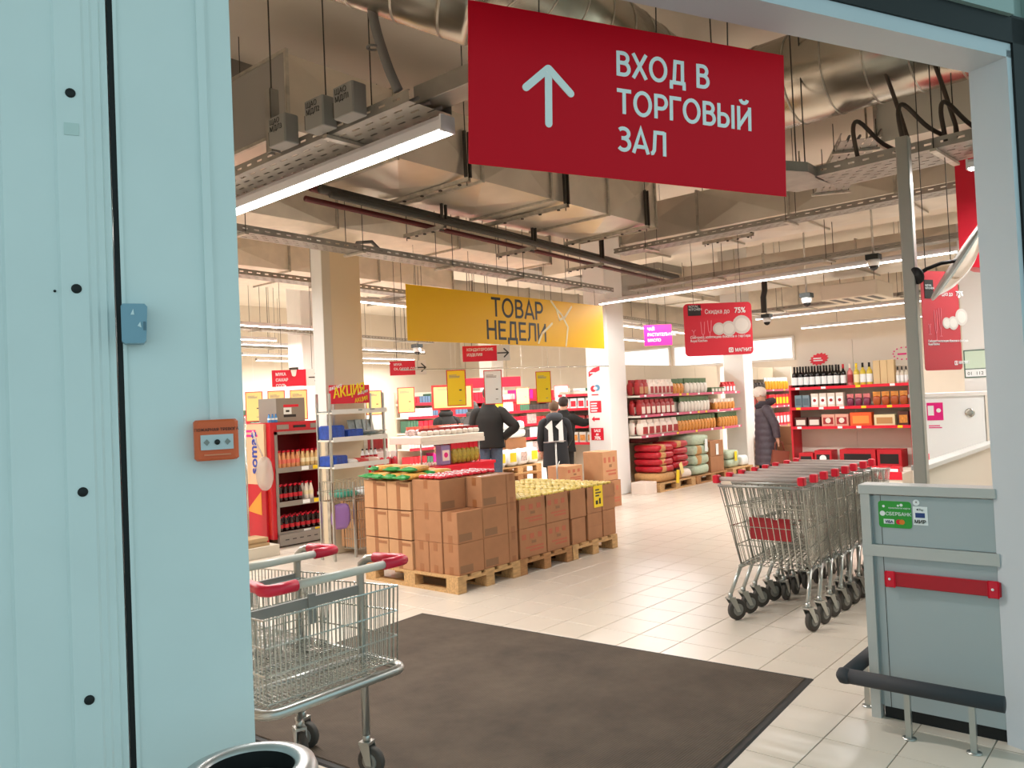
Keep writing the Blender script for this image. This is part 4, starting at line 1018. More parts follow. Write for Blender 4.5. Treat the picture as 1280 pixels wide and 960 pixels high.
for k in range(5): slab_thing('magazine', 'glossy magazine fanned on the upper rack shelf', 'magazine', (5.57+.03*k, 6.98, 1.262+.016*k), (.20, .28, .012), mat('mag%d' % (k % 3), ('#8d9590', '#b9b3a6', '#6e7a70')[k % 3], .3, noise=.4, scale=12), .1*k, 'magazines on the rack')
for k in range(4): slab_thing('magazine', 'magazine lying on the top rack shelf', 'magazine', (5.2+.15*k, 6.98, 1.552+.004*k), (.22, .28, .012), mat('mag%d' % (k % 3), '#8d9590'), .05*k, 'magazines on the rack')
for k in range(3): tag(MB().pillow((0, 0, .03), (.14, .2, .06), None, None, .5, 10, 6, .08, k).build('packet', mat('packet_%d' % k, ('#e6dccf', '#c33b34', '#dcb7a0')[k], .4), None, (5.38+.15*k, 7.0, .982)), '%s packet on the lower rack shelf' % ('white', 'red', 'peach')[k], 'packet')
for k in range(2): tag(MB().pillow((0, 0, .04), (.28, .24, .08), None, None, .5, 10, 6, .06, k).build('packet', (mat('teal_pack', '#3f9c86', .4), m_print)[k], None, (5.32+.28*k, 7.04, .635)), '%s packet in the wire basket of the rack' % ('teal', 'white')[k], 'packet')
tag(MB().pillow((0, 0, 0), (.24, .05, .26), None, None, .6, 12, 8, .06, 4).build('hanging_bag', mat('purple_bag', '#9a74b5', .3), None, (5.20, 6.94, .45)), 'purple bag hanging from the rack', 'bag')

for k in range(4): tag(bottle_mesh(m_print, m_lab_r, m_ink, .15, .022).build('small_bottle', None, None, (5.60+.06*k, 7.04, .982)), 'small white bottle at the right of the lower rack shelf', 'bottle', 'white bottles on the rack')
for k in range(3): slab_thing('magazine', 'dark magazine standing at the back of the upper rack shelf', 'magazine', (5.55+.1*k, 7.08, 1.265), (.16, .01, .2), mat('mag0', '#8d9590'), .1, 'magazines on the rack', -.25)
# ------------------------------------------------------------------ shopping carts (local y points forward, rear at the user)
def castor(parent, x, y, r=.068, yaw=0, trail=-.02):
    wx, wy = x-trail*math.sin(yaw), y+trail*math.cos(yaw)
    c = MB(); c.lathe([(r*.55, -.016), (r*.94, -.016), (r, -.009), (r, .009), (r*.94, .016), (r*.55, .016)], 20, m_rub, TR(wx, wy, r, yaw, ry=PI/2)); c.lathe([(r*.58, -.0165), (r*.5, -.019), (r*.2, -.019), (r*.2, .019), (r*.5, .019), (r*.58, .0165)], 14, m_greyp, TR(wx, wy, r, yaw, ry=PI/2))
    w_ = c.build('castor', None, parent)
    f = MB()
    for s in (-1, 1): f.prism([(trail-.014, r-.014), (trail+.014, r-.014), (.026, r*2+.012), (-.026, r*2+.012)], -.002, .002, m_tube, TR(x+s*.023*math.cos(yaw), y+s*.023*math.sin(yaw), 0, yaw+PI/2))
    f.box((-.026, -.026, r*2+.008), (.026, .026, r*2+.020), m_tube, TR(x, y, 0, yaw)); f.lathe([(.014, r*2+.018), (.018, r*2+.03), (.014, r*2+.05)], 10, m_tube, TR(x, y, 0))
    f.build('fork', None, w_)
def basket(top, bot, nv, nh, wr=.003, nsd=None, bottom=True):
    """wires between a top ring and a bottom ring of four corners"""
    mb = MB(); T = [Vector(p) for p in top]; B = [Vector(p) for p in bot]
    for e in range(4):
        a0, a1, b0, b1 = T[e], T[(e+1) % 4], B[e], B[(e+1) % 4]; n = nv[e]
        for k in range(n+1): mb.rod(a0.lerp(a1, k/n), b0.lerp(b1, k/n), wr, 4)
    for h in range(nh+1):
        R_ = [T[i].lerp(B[i], h/nh) for i in range(4)]; mb.tube(R_, wr*1.35, 4, None, True)
    if bottom:
        n = nv[0]
        for k in range(n+1): mb.rod(B[0].lerp(B[1], k/n), B[3].lerp(B[2], k/n), wr, 4)
        n = max(3, nv[1]//2)
        for k in range(n+1): mb.rod(B[0].lerp(B[3], k/n), B[1].lerp(B[2], k/n), wr, 4)
    return mb
def big_cart(loc, rz, label):
    t = thing('shopping_cart', label, 'shopping cart', loc, rz, 'nested shopping carts by the counter')
    W, w2 = .285, .20
    top = [(-W, -.10, .93), (W, -.10, .93), (w2, .72, .86), (-w2, .72, .86)]; bot = [(-.24, .08, .37), (.24, .08, .37), (.17, .62, .44), (-.17, .62, .44)]
    basket(top, bot, (12, 15, 8, 15), 4, .0034).build('wire_basket', m_chrome, t)
    fr = MB(); 
    fr.tube([(-W, -.12, .94), (W, -.12, .94)], .007, 6); fr.tube([(top[i][0], top[i][1], top[i][2]) for i in range(4)], .006, 6, None, True)
    fr.build('rim_frame', m_tube, t)
    h = MB().tube([(-.29, -.11, .985), (.29, -.11, .985)], .015, 12).build('handle', mat('handle_grey', '#b7a7a0', .35), t)
    for s in (-1, 1):
        MB().cbox((s*.295-.022, -.14, .955), (s*.295+.022, -.085, 1.01), .008).build('grip_end', m_red2, h)
        MB().tube([(s*.285, -.11, .98), (s*.275, -.06, .9), (s*.24, .09, .37)], .006, 6).build('side_rod', m_tube, t)
        MB().tube([(s*.22, .22, .37), (s*.245, .08, .35), (s*.268, -.05, .18)], .0135, 8).build('rear_leg', m_tube, t)
        MB().tube([(s*.24, .06, .36), (s*.18, .60, .36), (s*.17, .64, .17)], .011, 8).build('front_leg', m_tube, t)
    for s in (-1, 1): castor(t, s*.268, -.05, .072, RND.uniform(-.75, -.15), .05); castor(t, s*.17, .64, .068, RND.uniform(-.6, .6), .04)
    return t
names = ['foremost shopping cart of the nested row beside the counter', 'second shopping cart of the nested row', 'third shopping cart of the nested row', 'fourth shopping cart of the nested row', 'fifth shopping cart of the nested row', 'sixth shopping cart of the nested row', 'seventh shopping cart of the nested row', 'last shopping cart of the nested row']
c0 = big_cart((5.20, 2.26, 0), rad(-90), names[0])
for k in range(1, 8): dup(c0, (5.20+.205*k, 2.26+.004*((k*7) % 3-1), 0), rad(-90)+.01*((k*5) % 3-1), names[k])
MB().prism([(-.20, .71), (-.03, .71), (-.02, .70), (-.0, .70), (.01, .71), (.09, .71), (.11, .56), (-.18, .56)], .0, .006, None, TR(0, -.01, 0, rx=rad(-14))).build('advert_plate', mat('plate_red', '#a3121f', .35), c0)
def small_cart(loc, rz, label):
    t = thing('shopping_cart', label, 'shopping cart', loc, rz, 'low shopping carts behind the wall panel')
    W = .315
    # tube frame loop under the basket with rounded corners
    pts = []
    for cx, cy, a0 in ((W-.05, -.18, -PI/2), (W-.05, .40, 0), (-W+.05, .40, PI/2), (-W+.05, -.18, PI)):
        for k in range(5): a = a0+PI/2*k/4; pts.append((cx+.06*math.cos(a), cy+.06*math.sin(a), .495))
    MB().tube(pts, .019, 10, None, True).build('base_frame', m_tube, t)
    basket([(-W, -.22, .83), (W, -.22, .83), (W-.04, .42, .80), (-W+.04, .42, .80)], [(-W+.01, -.21, .525), (W-.01, -.21, .525), (W-.05, .40, .525), (-W+.05, .40, .525)], (30, 24, 22, 24), 3, .0027).build('wire_basket', m_chrome, t)
    mb = MB()
    for k in range(15): x = -W+.05+(2*W-.1)*k/14; mb.tube([(x, -.2, .472), (x, .42, .472)], .003, 4)
    for k in range(24): y = -.2+.62*k/23; mb.rod((-W+.03, y, .468), (W-.03, y, .468), .003, 4)
    mb.build('lower_mesh', m_chrome, t)
    MB().tube([(-W+.03, -.02, .515), (W-.03, -.02, .515)], .014, 8).build('cross_tube', m_tube, t)
    MB().box((-W+.03, -.005, .775), (W-.03, .008, .815)).build('rear_rail', m_greyp, t)
    MB().box((.02, -.012, .71), (.055, -.005, .83)).build('coin_slot_tag', m_greyp, t)
    for s in (-1, 1):
        MB().tube([(s*(W-.02), .0, .17), (s*(W-.02), .0, .48), (s*(W-.02), 0, .86), (s*(W-.02), -.012, .905), (s*(W-.02), -.05, .93), (s*(W-.02), -.12, .94)], .017, 10).build('post', m_tube, t)
        MB().tube([(s*(W-.02), -.10, .94), (s*(W-.005), -.19, .942), (s*(W+.01), -.235, .942), (s*(W-.0), -.262, .942), (s*(W-.04), -.268, .942), (s*(W-.11), -.268, .942)], .0215, 12).build('red_grip', mat('grip_red', '#d41a3c', .35), t)
        MB().rod((s*(W-.02), 0, .40), (s*.1, .12, .47), .007).build('brace', m_tube, t)
        castor(t, s*(W-.02), 0, .0625, .3*s); castor(t, s*(W-.10), .38, .0625, -.3*s)
        MB().rod((s*(W-.10), .38, .17), (s*(W-.10), .38, .48), .014, 8).build('post', m_tube, t)
    MB().tube([(-W+.10, -.268, .942), (W-.10, -.268, .942)], .016, 12).build('handle_bar', mat('handle_pale', '#c9c8bd', .4), t)
small_cart((1.885, 2.79, 0), 0, 'nearer low wire shopping cart with red grips beside the wall panel')
small_cart((1.885, 3.26, 0), 0, 'farther low wire shopping cart nested behind the nearer one')

# ------------------------------------------------------------------ service counter and the booth behind it
t = thing('service_counter', 'grey service counter with a red bumper strip at the right', 'counter', (4.0, 1.25, 0), rad(-90))
CL = .556; CH = 1.10
MB().box((.02, .012, .06), (CL, .10, CH-.05)).build('carcass', m_counter, t)
MB().cbox((-.02, -.014, CH-.04), (CL, .115, CH+.004), .004).build('top_slab', m_countop, t)
for (z0_, z1_, nm) in ((.825, CH-.045, 'upper_panel'), (.06, .765, 'lower_panel')):
    MB().box((.045, 0, z0_), (CL, .012, z1_)).build(nm, m_counter, t)
    MB().box((.075, -.001, z0_), (.0775, .0005, z1_)).build('panel_seam', m_dark, t)
MB().box((-.014, -.014, .768), (CL, .012, .822)).build('middle_rail', m_countop, t)
MB().box((-.012, -.012, 0), (.03, .05, CH-.04)).build('corner_post', m_countop, t)
MB().box((-.012, .05, .05), (.018, .10, CH-.04)).build('end_panel', m_countop, t)
MB().box((.04, .02, 0), (CL, .10, .06)).build('plinth', m_black, t)
st = MB().cbox((.08, -.022, .635), (CL, .0, .70), .006).build('bumper_strip', mat('bumper_red', '#b30f22', .4), t)
for a in (.085, .505): MB().cbox((a, -.026, .63), (a+.045, -.02, .705), .006).build('end_cap', m_red2, st); MB().lathe([(.006, 0), (.006, .002)], 8, m_print, TR(a+.02, -.026, .668, rx=PI/2)).build('screw', None, st)
ck = t
# stickers on the counter
t = thing('payment_sticker', 'green bank card payment sticker on the counter', 'sticker', (3.9995, 1.185, .905), rad(-90))
m_gs = mat('sticker_green', '#2e9a35', .35)
MB().prism(rpoly(0, 0, .145, .125, .014), -.0012, 0).build('film', m_gs, t)
text(t, 'СБЕРБАНК', .032, .058, .022, m_print, y=-.002, bold=.01, sx=.95); text(t, 'принимаем карты', .045, .090, .011, m_print, y=-.002)
MB().prism(disc(.018, .066, .012, 16), -.002, -.001).build('emblem', m_print, t)
mb = MB(); mb.prism(disc(.024, .100, .006, 12), -.002, -.001); mb.build('wave_mark', m_print, t)
mb = MB(); mb.prism(disc(.088, .105, .005, 10), -.002, -.001); mb.prism(disc(.102, .108, .007, 10), -.002, -.001); mb.build('contactless_mark', m_print, t)
MB().box((.022, -.002, .018), (.068, -.001, .040)).build('card_badge', m_print, t); text(t, 'VISA', .028, .022, .018, mat('visa_navy', '#1f2a5c', .5), y=-.003, bold=.03)
MB().prism(disc(.088, .029, .012, 16), -.002, -.001).build('red_circle', m_red2, t); MB().prism(disc(.102, .029, .012, 16), -.0024, -.001).build('orange_circle', mat('circle_orange', '#e07a1c', .5), t)
t = thing('payment_sticker', 'white pay system sticker right of the green one', 'sticker', (3.9995, 1.034, .925), rad(-90))
MB().box((0, -.0012, 0), (.062, 0, .085)).build('film', m_print, t); text(t, 'МИР', .004, .008, .022, m_dark, y=-.002, bold=.03, sx=1.0)
MB().box((.010, -.002, .034), (.050, -.001, .056)).build('card_badge', mat('card_navy', '#27407e', .4), t); text(t, 'Pay', .026, .066, .014, m_dark, y=-.002); MB().prism(disc(.02, .071, .004, 10), -.002, -.001).build('apple_mark', m_ink, t)
t = thing('round_sticker', 'small round white sticker above the white pay sticker', 'sticker', (3.9995, 1.018, 1.028), rad(-90))
MB().prism(disc(0, 0, .014, 18), -.0012, 0).build('film', m_print, t); MB().prism(disc(0, .002, .004, 10), -.002, -.001).build('mark', m_greyp, t)
# bumper rail on posts round the counter foot
t = thing('bumper_rail', 'dark grey padded bumper rail on short posts around the counter foot', 'bumper rail', (0, 0, 0))
RX, RY = 3.81, 1.315
MB().tube([(RX, RY-.02, .235), (RX, .675, .235)], .034, 16).build('rail', mat('rail_foam', '#34363a', .75), t)
MB().tube([(RX+.02, RY, .235), (RX+.62, RY, .235)], .034, 16).build('rail', MATS['rail_foam'], t)
mb = MB(); mb.lathe([(.0, -.038), (.028, -.03), (.039, -.01), (.041, 0), (.039, .01), (.028, .03), (.0, .038)], 18, None, TR(RX, RY, .235)); mb.build('elbow', MATS['rail_foam'], t)
for (x, y) in ((RX+.30, RY), (RX+.015, 1.055), (RX+.015, .80)):
    p = MB().box((x-.012, y-.012, .004), (x+.012, y+.012, .215)).build('post', m_tube, t); MB().lathe([(.03, 0), (.03, .005)], 12, None, TR(x, y, 0)).build('foot_plate', m_tube, p)
# post with the convex mirror
t = thing('mirror_post', 'square grey post carrying a round convex mirror', 'post', (5.40, 1.335, 0))
MB().cbox((-.037, -.037, .01), (.037, .037, 3.12), .006).build('tube', mat('post_grey', '#a4a39c', .35, .4), t)
MB().box((-.1, -.1, 0), (.1, .1, .012)).build('foot_plate', m_tube, t)
mc = Vector((0, 0, H))+fw*4.95+r2*(4.95*(1197-640)/998.16)+u2*(4.95*(480-327)/998.16)
nrm = (r2*.80-u2*.50-fw*.30).normalized()
t = thing('convex_mirror', 'round convex safety mirror on a black arm', 'mirror', mc)
Q = nrm.to_track_quat('Z', 'Y').to_matrix().to_4x4()
R_ = .265; prof = [(R_*math.sin(a)/math.sin(.62), (math.cos(a)-math.cos(.62))*R_/math.sin(.62)) for a in [.62*k/10 for k in range(10, -1, -1)]]
MB().lathe([(max(r_, .0005), z_) for r_, z_ in prof], 40, None, Q, cap=False).build('mirror_dome', mat('mirror_glass', '#eeeeee', .03, 1.0), t)
MB().tube([tuple(Q @ Vector((R_*math.cos(a), R_*math.sin(a), 0))) for a in [2*PI*k/40 for k in range(40)]], .007, 6, None, True).build('rim', m_print, t)
MB().lathe([(R_, -.012), (R_*.98, -.004)], 40, None, Q).build('back_shell', mat('mirror_back', '#c9c6c2', .5), t)
base = Vector((5.352, 1.29, 2.24))-mc
MB().tube([tuple(base), tuple(base*.75+Vector((0, 0, .02))), tuple(base*.4+Vector((0, 0, .025))), tuple(-nrm*.01)], .012, 8).build('arm', m_black, t)
MB().lathe([(.055, 0), (.05, .018), (.02, .03)], 16, None, TR(base.x, base.y, base.z) @ (-base).to_track_quat('Z', 'Y').to_matrix().to_4x4()).build('wall_flange', m_black, t)
# booth behind the counter
t = thing('checkout_partition', 'long low beige partition with a pale top rail behind the counter', 'partition', (6.1, 1.50, 0), 0)
MB().box((0, 0, 0), (2.9, .04, .97)).build('panel', mat('partition_beige', '#c9c1b4', .5), t); MB().cbox((-.02, -.03, .97), (2.9, .07, 1.005), .006).build('top_rail', m_countop, t)
t = thing('white_cabinet', 'white cabinet with a pink service sticker and a round lock', 'cabinet', (9.0, 2.30, 0), rad(-90))
MB().box((0, .02, 0), (.72, .6, 1.46)).build('body', m_white, t); MB().box((.02, 0, .45), (.68, .02, 1.44)).build('door', m_print, t)
MB().box((-.01, -.012, 1.44), (.73, .6, 1.475)).build('top', m_white, t); MB().box((.69, -.01, 0), (.725, .02, 1.44)).build('corner_post', m_shelf, t)
lk = MB().lathe([(.045, 0), (.045, .006), (.03, .009)], 18, m_chrome, TR(.55, 0, 1.27, rx=PI/2)).build('lock', None, t)
MB().box((.16, -.003, 1.20), (.31, 0, 1.38)).build('sticker', m_pink, t)
mb = MB(); mb.prism(disc(.27, 1.30, .022, 14), -.005, -.003); mb.box((.17, -.005, 1.25), (.225, -.003, 1.35)); mb.build('key_symbol', m_print, t)
bars(t, .17, 1.12, .15, .04, 2, m_pink, -.002, 3)
struct('wall_booth', MB().box((9.75, .6, 0), (9.9, 1.93, 3.3)), m_white, None, None, 0, 'white booth wall behind the white cabinet')
t = thing('red_fascia', 'red fascia box over the booth at the right door jamb', 'fascia', (7.0, 1.37, 2.36), rad(-90))
mb = MB(); mb.add([(0, 0, .12), (.5, 0, .0), (.5, .5, .0), (0, .5, .12), (0, 0, .95), (.5, 0, .95), (.5, .5, .95), (0, .5, .95)], [(0, 3, 2, 1), (4, 5, 6, 7), (0, 1, 5, 4), (1, 2, 6, 5), (2, 3, 7, 6), (3, 0, 4, 7)]); mb.build('box', m_red2, t)
for a in (.1, .4): MB().rod((a, .25, .95), (a, .25, 1.19), .005).build('suspension_rod', m_dark, t)
t = thing('notice_frame', 'green framed notice on the white booth wall', 'notice', (9.74, 1.925, 1.62), rad(-90))
MB().box((0, 0, 0), (.22, .01, .30)).build('frame', mat('frame_green', '#4f6b5d', .5), t); MB().box((.012, -.002, .10), (.208, 0, .288)).build('paper', mat('paper_green', '#c9dcc8', .6), t); MB().box((.012, -.002, .012), (.208, 0, .09)).build('number_strip', m_print, t); text(t, '01  112', .03, .03, .05, m_dark, y=-.003)
t = thing('card_stand', 'small red edged card stand behind the counter', 'stand', (7.1, 1.72, 0))
MB().box((-.1, 0, .70), (.12, .01, 1.0)).build('card', mat('card_pink', '#d98f94', .5), t); MB().rod((.12, .005, 0), (.12, .005, 1.0), .009).build('pole', m_red2, t); MB().box((-.12, -.1, 0), (.2, .12, .015)).build('base', m_red2, t)
# ------------------------------------------------------------------ shelf units and their goods
def shelf_unit(name, label, loc, rz, L, D_, zs, back, zback, rail_m, side_m=None, rails=True, deck=None, ends=True):
    t = thing(name, label, 'shelf unit', loc, rz)
    for k in range(int(L/1.2)+1):
        a = L*k/(int(L/1.2)+1); b = L*(k+1)/(int(L/1.2)+1)
        MB().box((a+.003, D_, .08), (b-.003, D_+.03, zback)).build('back_panel', back, t)
    for z in zs:
        s = MB().box((0, .01, z-.03), (L, D_, z)).build('shelf', m_shelf, t)
        if rails:
            rl = MB().box((0, -.012, z-.032), (L, .01, z+.012)).build('price_rail', rail_m, s)
            q = random.Random(int(z*100)); k = .1
            while k < L-.12: MB().box((k, -.014, z-.026), (k+.07, -.012, z+.008)).build('price_tag', m_print if q.random() < .6 else m_yel2, s); k += q.uniform(.25, .7)
    if ends:
        for a in (0, L): MB().box((a-.015, .02, 0), (a+.015, D_+.03, zback if side_m is None else max(zs)+.05)).build('upright', side_m or m_shelf, t)
    if deck: MB().box((0, -.02, 0), (L, D_, deck)).build('base_deck', m_shelf, t)
    return t
def W2(loc, rz, x, y, z): return (loc[0]+x*math.cos(rz)-y*math.sin(rz), loc[1]+x*math.sin(rz)+y*math.cos(rz), loc[2]+z)
def line_up(loc, rz, x0, x1, n, y, z, mb, name, label, cat, group, rows=1, dy=.12, jit=.04, first=None):
    o = None
    for j in range(rows):
        for i in range(n):
            p = W2(loc, rz, x0+(x1-x0)*(i+.5)/n, y+dy*j, z); a = rz+RND.uniform(-jit, jit)
            if o is None: o = tag(mb.build(name, None, None, p, a), label, cat, group)
            else: dup(o, p, a, label, group)
    return o
def flour_bag(m1, m2, w_=.16, d=.11, h=.265):
    mb = MB(); mb.pillow((0, 0, h*.42), (w_, d, h*.86), m1, None, .35, 12, 6, .04, int(w_*1000)); mb.cbox((-w_*.4, -d*.25, h*.72), (w_*.4, d*.25, h), .006, m1); mb.box((-w_*.33, -d*.53, h*.12), (w_*.33, -d*.45, h*.55), m2); return mb
def pouch(m1, m2, w_=.12, d=.08, h=.27):
    mb = MB(); mb.pillow((0, 0, h*.36), (w_, d, h*.72), m1, None, .45, 12, 6, .05, int(h*1000)); mb.prism([(-w_*.45, h*.62), (w_*.45, h*.62), (w_*.5, h), (-w_*.5, h)], -.01, .01, m2); return mb
def cartonlet(w_, d, h, m1, m2=None, m3=None):
    mb = MB(); mb.cbox((-w_/2, -d/2, 0), (w_/2, d/2, h), .004, m1)
    if m2: mb.box((-w_*.38, -d/2-.002, h*.2), (w_*.38, -d/2, h*.75), m2)
    if m3: mb.prism(disc(0, h*.5, min(w_, h)*.22, 12), -d/2-.004, -d/2-.002, m3)
    return mb
m_fl_r = mat('flour_red', '#9c2326', .45, noise=.15, scale=15); m_fl_w = mat('flour_white', '#e8d9cc', .5); m_po_o = mat('pouch_orange', '#d08a3c', .35, noise=.3, scale=40); m_po_w = mat('pouch_white', '#e6ddc4', .4, noise=.15, scale=30); m_po_g = mat('pouch_green', '#2f9a46', .35)
m_back = mat('shelf_back', '#d9cab2', .7)
FL = (11.28, 6.95, 0)
shelf_unit('flour_shelf', 'beige shelf unit of flour and cereals behind the sacks', FL, 0, 3.72, .46, (1.595, 1.262, .925), m_back, 2.13, m_rail, ends=False)
G1 = 'flour and cereal packs on the long shelf'
line_up(FL, 0, .05, .35, 2, .10, 1.595, flour_bag(m_fl_r, m_kraft2), 'flour_bag', 'red and tan flour bag at the left of the top flour shelf', 'flour bag', G1, 2, .14)
line_up(FL, 0, .36, 1.15, 6, .08, 1.595, flour_bag(m_fl_w, m_fl_r, .13), 'flour_bag', 'white flour bag with a red label on the top flour shelf', 'flour bag', G1, 2, .14)
line_up(FL, 0, 1.18, 1.56, 3, .08, 1.595, pouch(m_po_o, m_po_g, .12), 'cereal_pouch', 'orange pouch with a green top on the top flour shelf', 'pouch', G1, 2, .12)
line_up(FL, 0, 1.62, 2.45, 6, .08, 1.595, pouch(m_po_w, m_po_g, .14, .09, .28), 'cereal_pouch', 'cream pouch with a green top on the top flour shelf', 'pouch', G1, 2, .12)
line_up(FL, 0, 2.52, 3.08, 4, .10, 1.595, cartonlet(.13, .2, .10, m_po_g, m_po_w), 'cereal_box', 'low green box on the top flour shelf', 'box', G1)
line_up(FL, 0, 3.12, 3.68, 4, .10, 1.595, flour_bag(mat('pack_crimson', '#c3232c', .4), m_print, .12, .09, .2), 'flour_bag', 'small red pack at the right of the top flour shelf', 'pack', G1, 1)
line_up(FL, 0, .04, 1.18, 7, .08, 1.262, flour_bag(m_fl_r, m_fl_w, .155), 'flour_bag', 'dark red flour bag with a white label on the middle flour shelf', 'flour bag', G1, 2, .14)
line_up(FL, 0, 1.40, 2.50, 9, .07, 1.262, pouch(m_po_w, m_po_g, .125, .08, .28), 'cereal_pouch', 'cream pouch with a green top on the middle flour shelf', 'pouch', G1, 2, .12)
line_up(FL, 0, 2.72, 3.6, 6, .08, 1.262, pouch(m_po_o, m_fl_w, .13, .08, .21), 'cereal_pouch', 'orange and white pouch at the right of the middle flour shelf', 'pouch', G1, 2, .12)
line_up(FL, 0, .04, 1.25, 6, .08, .925, flour_bag(m_fl_w, m_fl_r, .20, .13, .27), 'flour_bag', 'big white and red flour bag on the bottom flour shelf', 'flour bag', G1, 2, .16)
line_up(FL, 0, 1.28, 2.72, 12, .07, .925, pouch(m_po_o, m_po_g, .12, .08, .28), 'cereal_pouch', 'orange pouch with a green top on the bottom flour shelf', 'pouch', G1, 2, .12)
line_up(FL, 0, 2.85, 3.66, 7, .07, .925, pouch(m_po_o, m_po_g, .12, .08, .28), 'cereal_pouch', 'orange pouch at the right end of the bottom flour shelf', 'pouch', G1, 2, .12)
# sacks on pallets under the shelves
G2 = 'sacks under the flour shelf'
pallet((11.42, 7.36, 0), rad(-90), 'pallet of red and brown sacks under the flour shelf', None, 'wooden pallets', .62, 1.2)
pallet((12.68, 7.36, 0), rad(-90), 'pallet of pale green sacks under the flour shelf', m_wood2, 'wooden pallets', .62, 1.2)
pallet((14.1, 7.36, 0), rad(-90), 'pallet of small pale bags at the end of the flour shelf', None, 'wooden pallets', .62, .9)
m_sk_b = mat('sack_brown', '#c1935e', .8, noise=.1, scale=30, bump=.3); m_sk_r = mat('sack_red', '#b01424', .4, noise=.15, scale=20); m_sk_g = mat('sack_pale_green', '#b3c2a8', .6, noise=.12, scale=25, bump=.3); m_sk_d = mat('sack_maroon', '#5a1a1a', .6)
def sack(loc, d, m, label, cat='sack', rz=0, band=None, seed=0, grp=G2, name='sack'):
    mb = MB(); mb.pillow((0, 0, d[2]/2), d, m, None, .3, 18, 8, .03, seed, ez=.55)
    if band: mb.pillow((-d[0]*.18, 0, d[2]/2), (d[0]*.34, d[1]*1.02, d[2]*1.03), band, None, .25, 14, 8, .02, seed, ez=.5)
    return tag(mb.build(name, None, None, loc, rz), label, cat, grp)
for k, (x, lb) in enumerate(((11.72, 'left'), (12.05, 'middle'), (12.4, 'right'))):
    sack((x, 7.02, .146), (.62 if k == 0 else .36, .5, .16), m_sk_b if k < 2 else m_fl_w, '%s flat sack in the bottom layer of the red sack pallet' % ('brown' if k < 2 else 'pale')+' at the '+lb, seed=k) if k != 1 else None
sack((12.14, 6.92, .146), (.2, .3, .14), m_sk_b, 'small brown sack in the middle of the bottom layer', seed=8)
for lv in range(4):
    sack((11.73, 7.02, .305+.115*lv), (.55, .5, .12), m_sk_r, 'red sack with a tan band, left pile, layer %s from below' % ('one', 'two', 'three', 'four')[lv], band=m_sk_b, seed=lv+20)
    sack((12.27, 7.02, .30+.115*lv+.03), (.5, .48, .12), m_sk_r, 'red sack, right pile, layer %s from below' % ('one', 'two', 'three', 'four')[lv], seed=lv+30, band=m_sk_b if lv == 3 else None)
for lv in range(2):
    sack((11.8, 7.24, .79+.0*lv), (.6, .3, .1), m_sk_d, 'maroon sack lying at the back over the red sacks', seed=50) if lv == 0 else None
for lv in range(4):
    sack((12.98, 7.02, .146+.175*lv), (.58, .5, .18), m_sk_g, 'pale green sack with a brown end, layer %s from below' % ('one', 'two', 'three', 'four')[lv], band=m_sk_b if lv in (1, 2) else None, seed=60+lv, grp='pale green sacks under the flour shelf')
for lv in range(2): carton(13.34, 6.80, .145+.285*lv, 13.86, 7.2, .145+.285*lv+.28, '%s carton between the green sacks and the small pale bags' % ('lower', 'upper')[lv], tape='n')
for lv in range(2): sack((14.38, 7.05, .146+.16*lv), (.5, .42, .165), m_sk_g, '%s small pale green bag at the end of the flour shelf' % ('lower', 'upper')[lv], seed=80+lv)
sack((14.80, 6.98, .146), (.32, .36, .2), m_print, 'white crumpled bag at the end of the flour shelf', seed=90)
for k, (x, y, z, h, m, rz_, lb) in enumerate(((11.98, 6.73, .10, .22, m_yel2, .15, 'leaning yellow paper label on the brown sacks'), (12.2, 6.745, .24, .2, MATS['card_pale'], -.4, 'slanting paper label between the red sack piles'), (13.1, 6.755, .55, .22, m_print, .08, 'white paper label on the pale green sacks'), (13.6, 6.79, .45, .2, m_print, 0, 'white paper label on the upper carton'), (14.42, 6.82, .27, .18, m_yel2, .0, 'yellow paper label on the small pale bags'))):
    o = tag(MB().box((-.05, 0, 0), (.05, .003, h)).build('paper_label', m, None, (x, y, z)), lb, 'label'); o.rotation_euler = (0, rz_, 0)
tag(MB().cbox((0, 0, 0), (.30, .3, .19), .006).build('white_box', m_fl_w, None, (11.08, 6.78, 0)), 'white box on the floor beside the stickered column', 'box')
# second run of shelves behind the woman
SB = (15.7, 7.2, 0)
shelf_unit('snack_shelf', 'shelf unit of snacks behind the woman in the puffer coat', SB, 0, 2.7, .45, (1.60, 1.235, .80), m_back, 2.13, m_rail)
G3 = 'goods on the snack shelf'
line_up(SB, 0, .1, 1.3, 7, .1, 1.60, pouch(mat('pouch_dark', '#2c2420', .4), mat('pouch_dark2', '#4a3d2e', .4), .16, .1, .24), 'snack_pouch', 'dark pouch on the top of the snack shelf', 'pouch', G3)
line_up(SB, 0, 1.3, 2.6, 8, .1, 1.60, pouch(mat('pouch_yel', '#e2a51e', .4), m_print, .15, .1, .28), 'snack_pouch', 'yellow pouch on the top of the snack shelf', 'pouch', G3)
line_up(SB, 0, .1, 1.2, 6, .1, 1.235, cartonlet(.16, .2, .25, mat('box_brown', '#6e3a22', .5), m_fl_r), 'snack_box', 'brown box on the middle snack shelf', 'box', G3)
line_up(SB, 0, 1.3, 2.6, 7, .1, 1.235, cartonlet(.17, .2, .26, m_red2, m_yel2), 'snack_box', 'red box with yellow print on the middle snack shelf', 'box', G3)
line_up(SB, 0, .1, 1.2, 6, .1, .80, cartonlet(.16, .2, .30, m_fl_r, m_lab_r), 'snack_box', 'dark red box on the low snack shelf', 'box', G3)
line_up(SB, 0, 1.3, 2.6, 7, .1, .80, cartonlet(.17, .2, .28, m_red2, m_print), 'snack_box', 'red box with white print on the low snack shelf', 'box', G3)
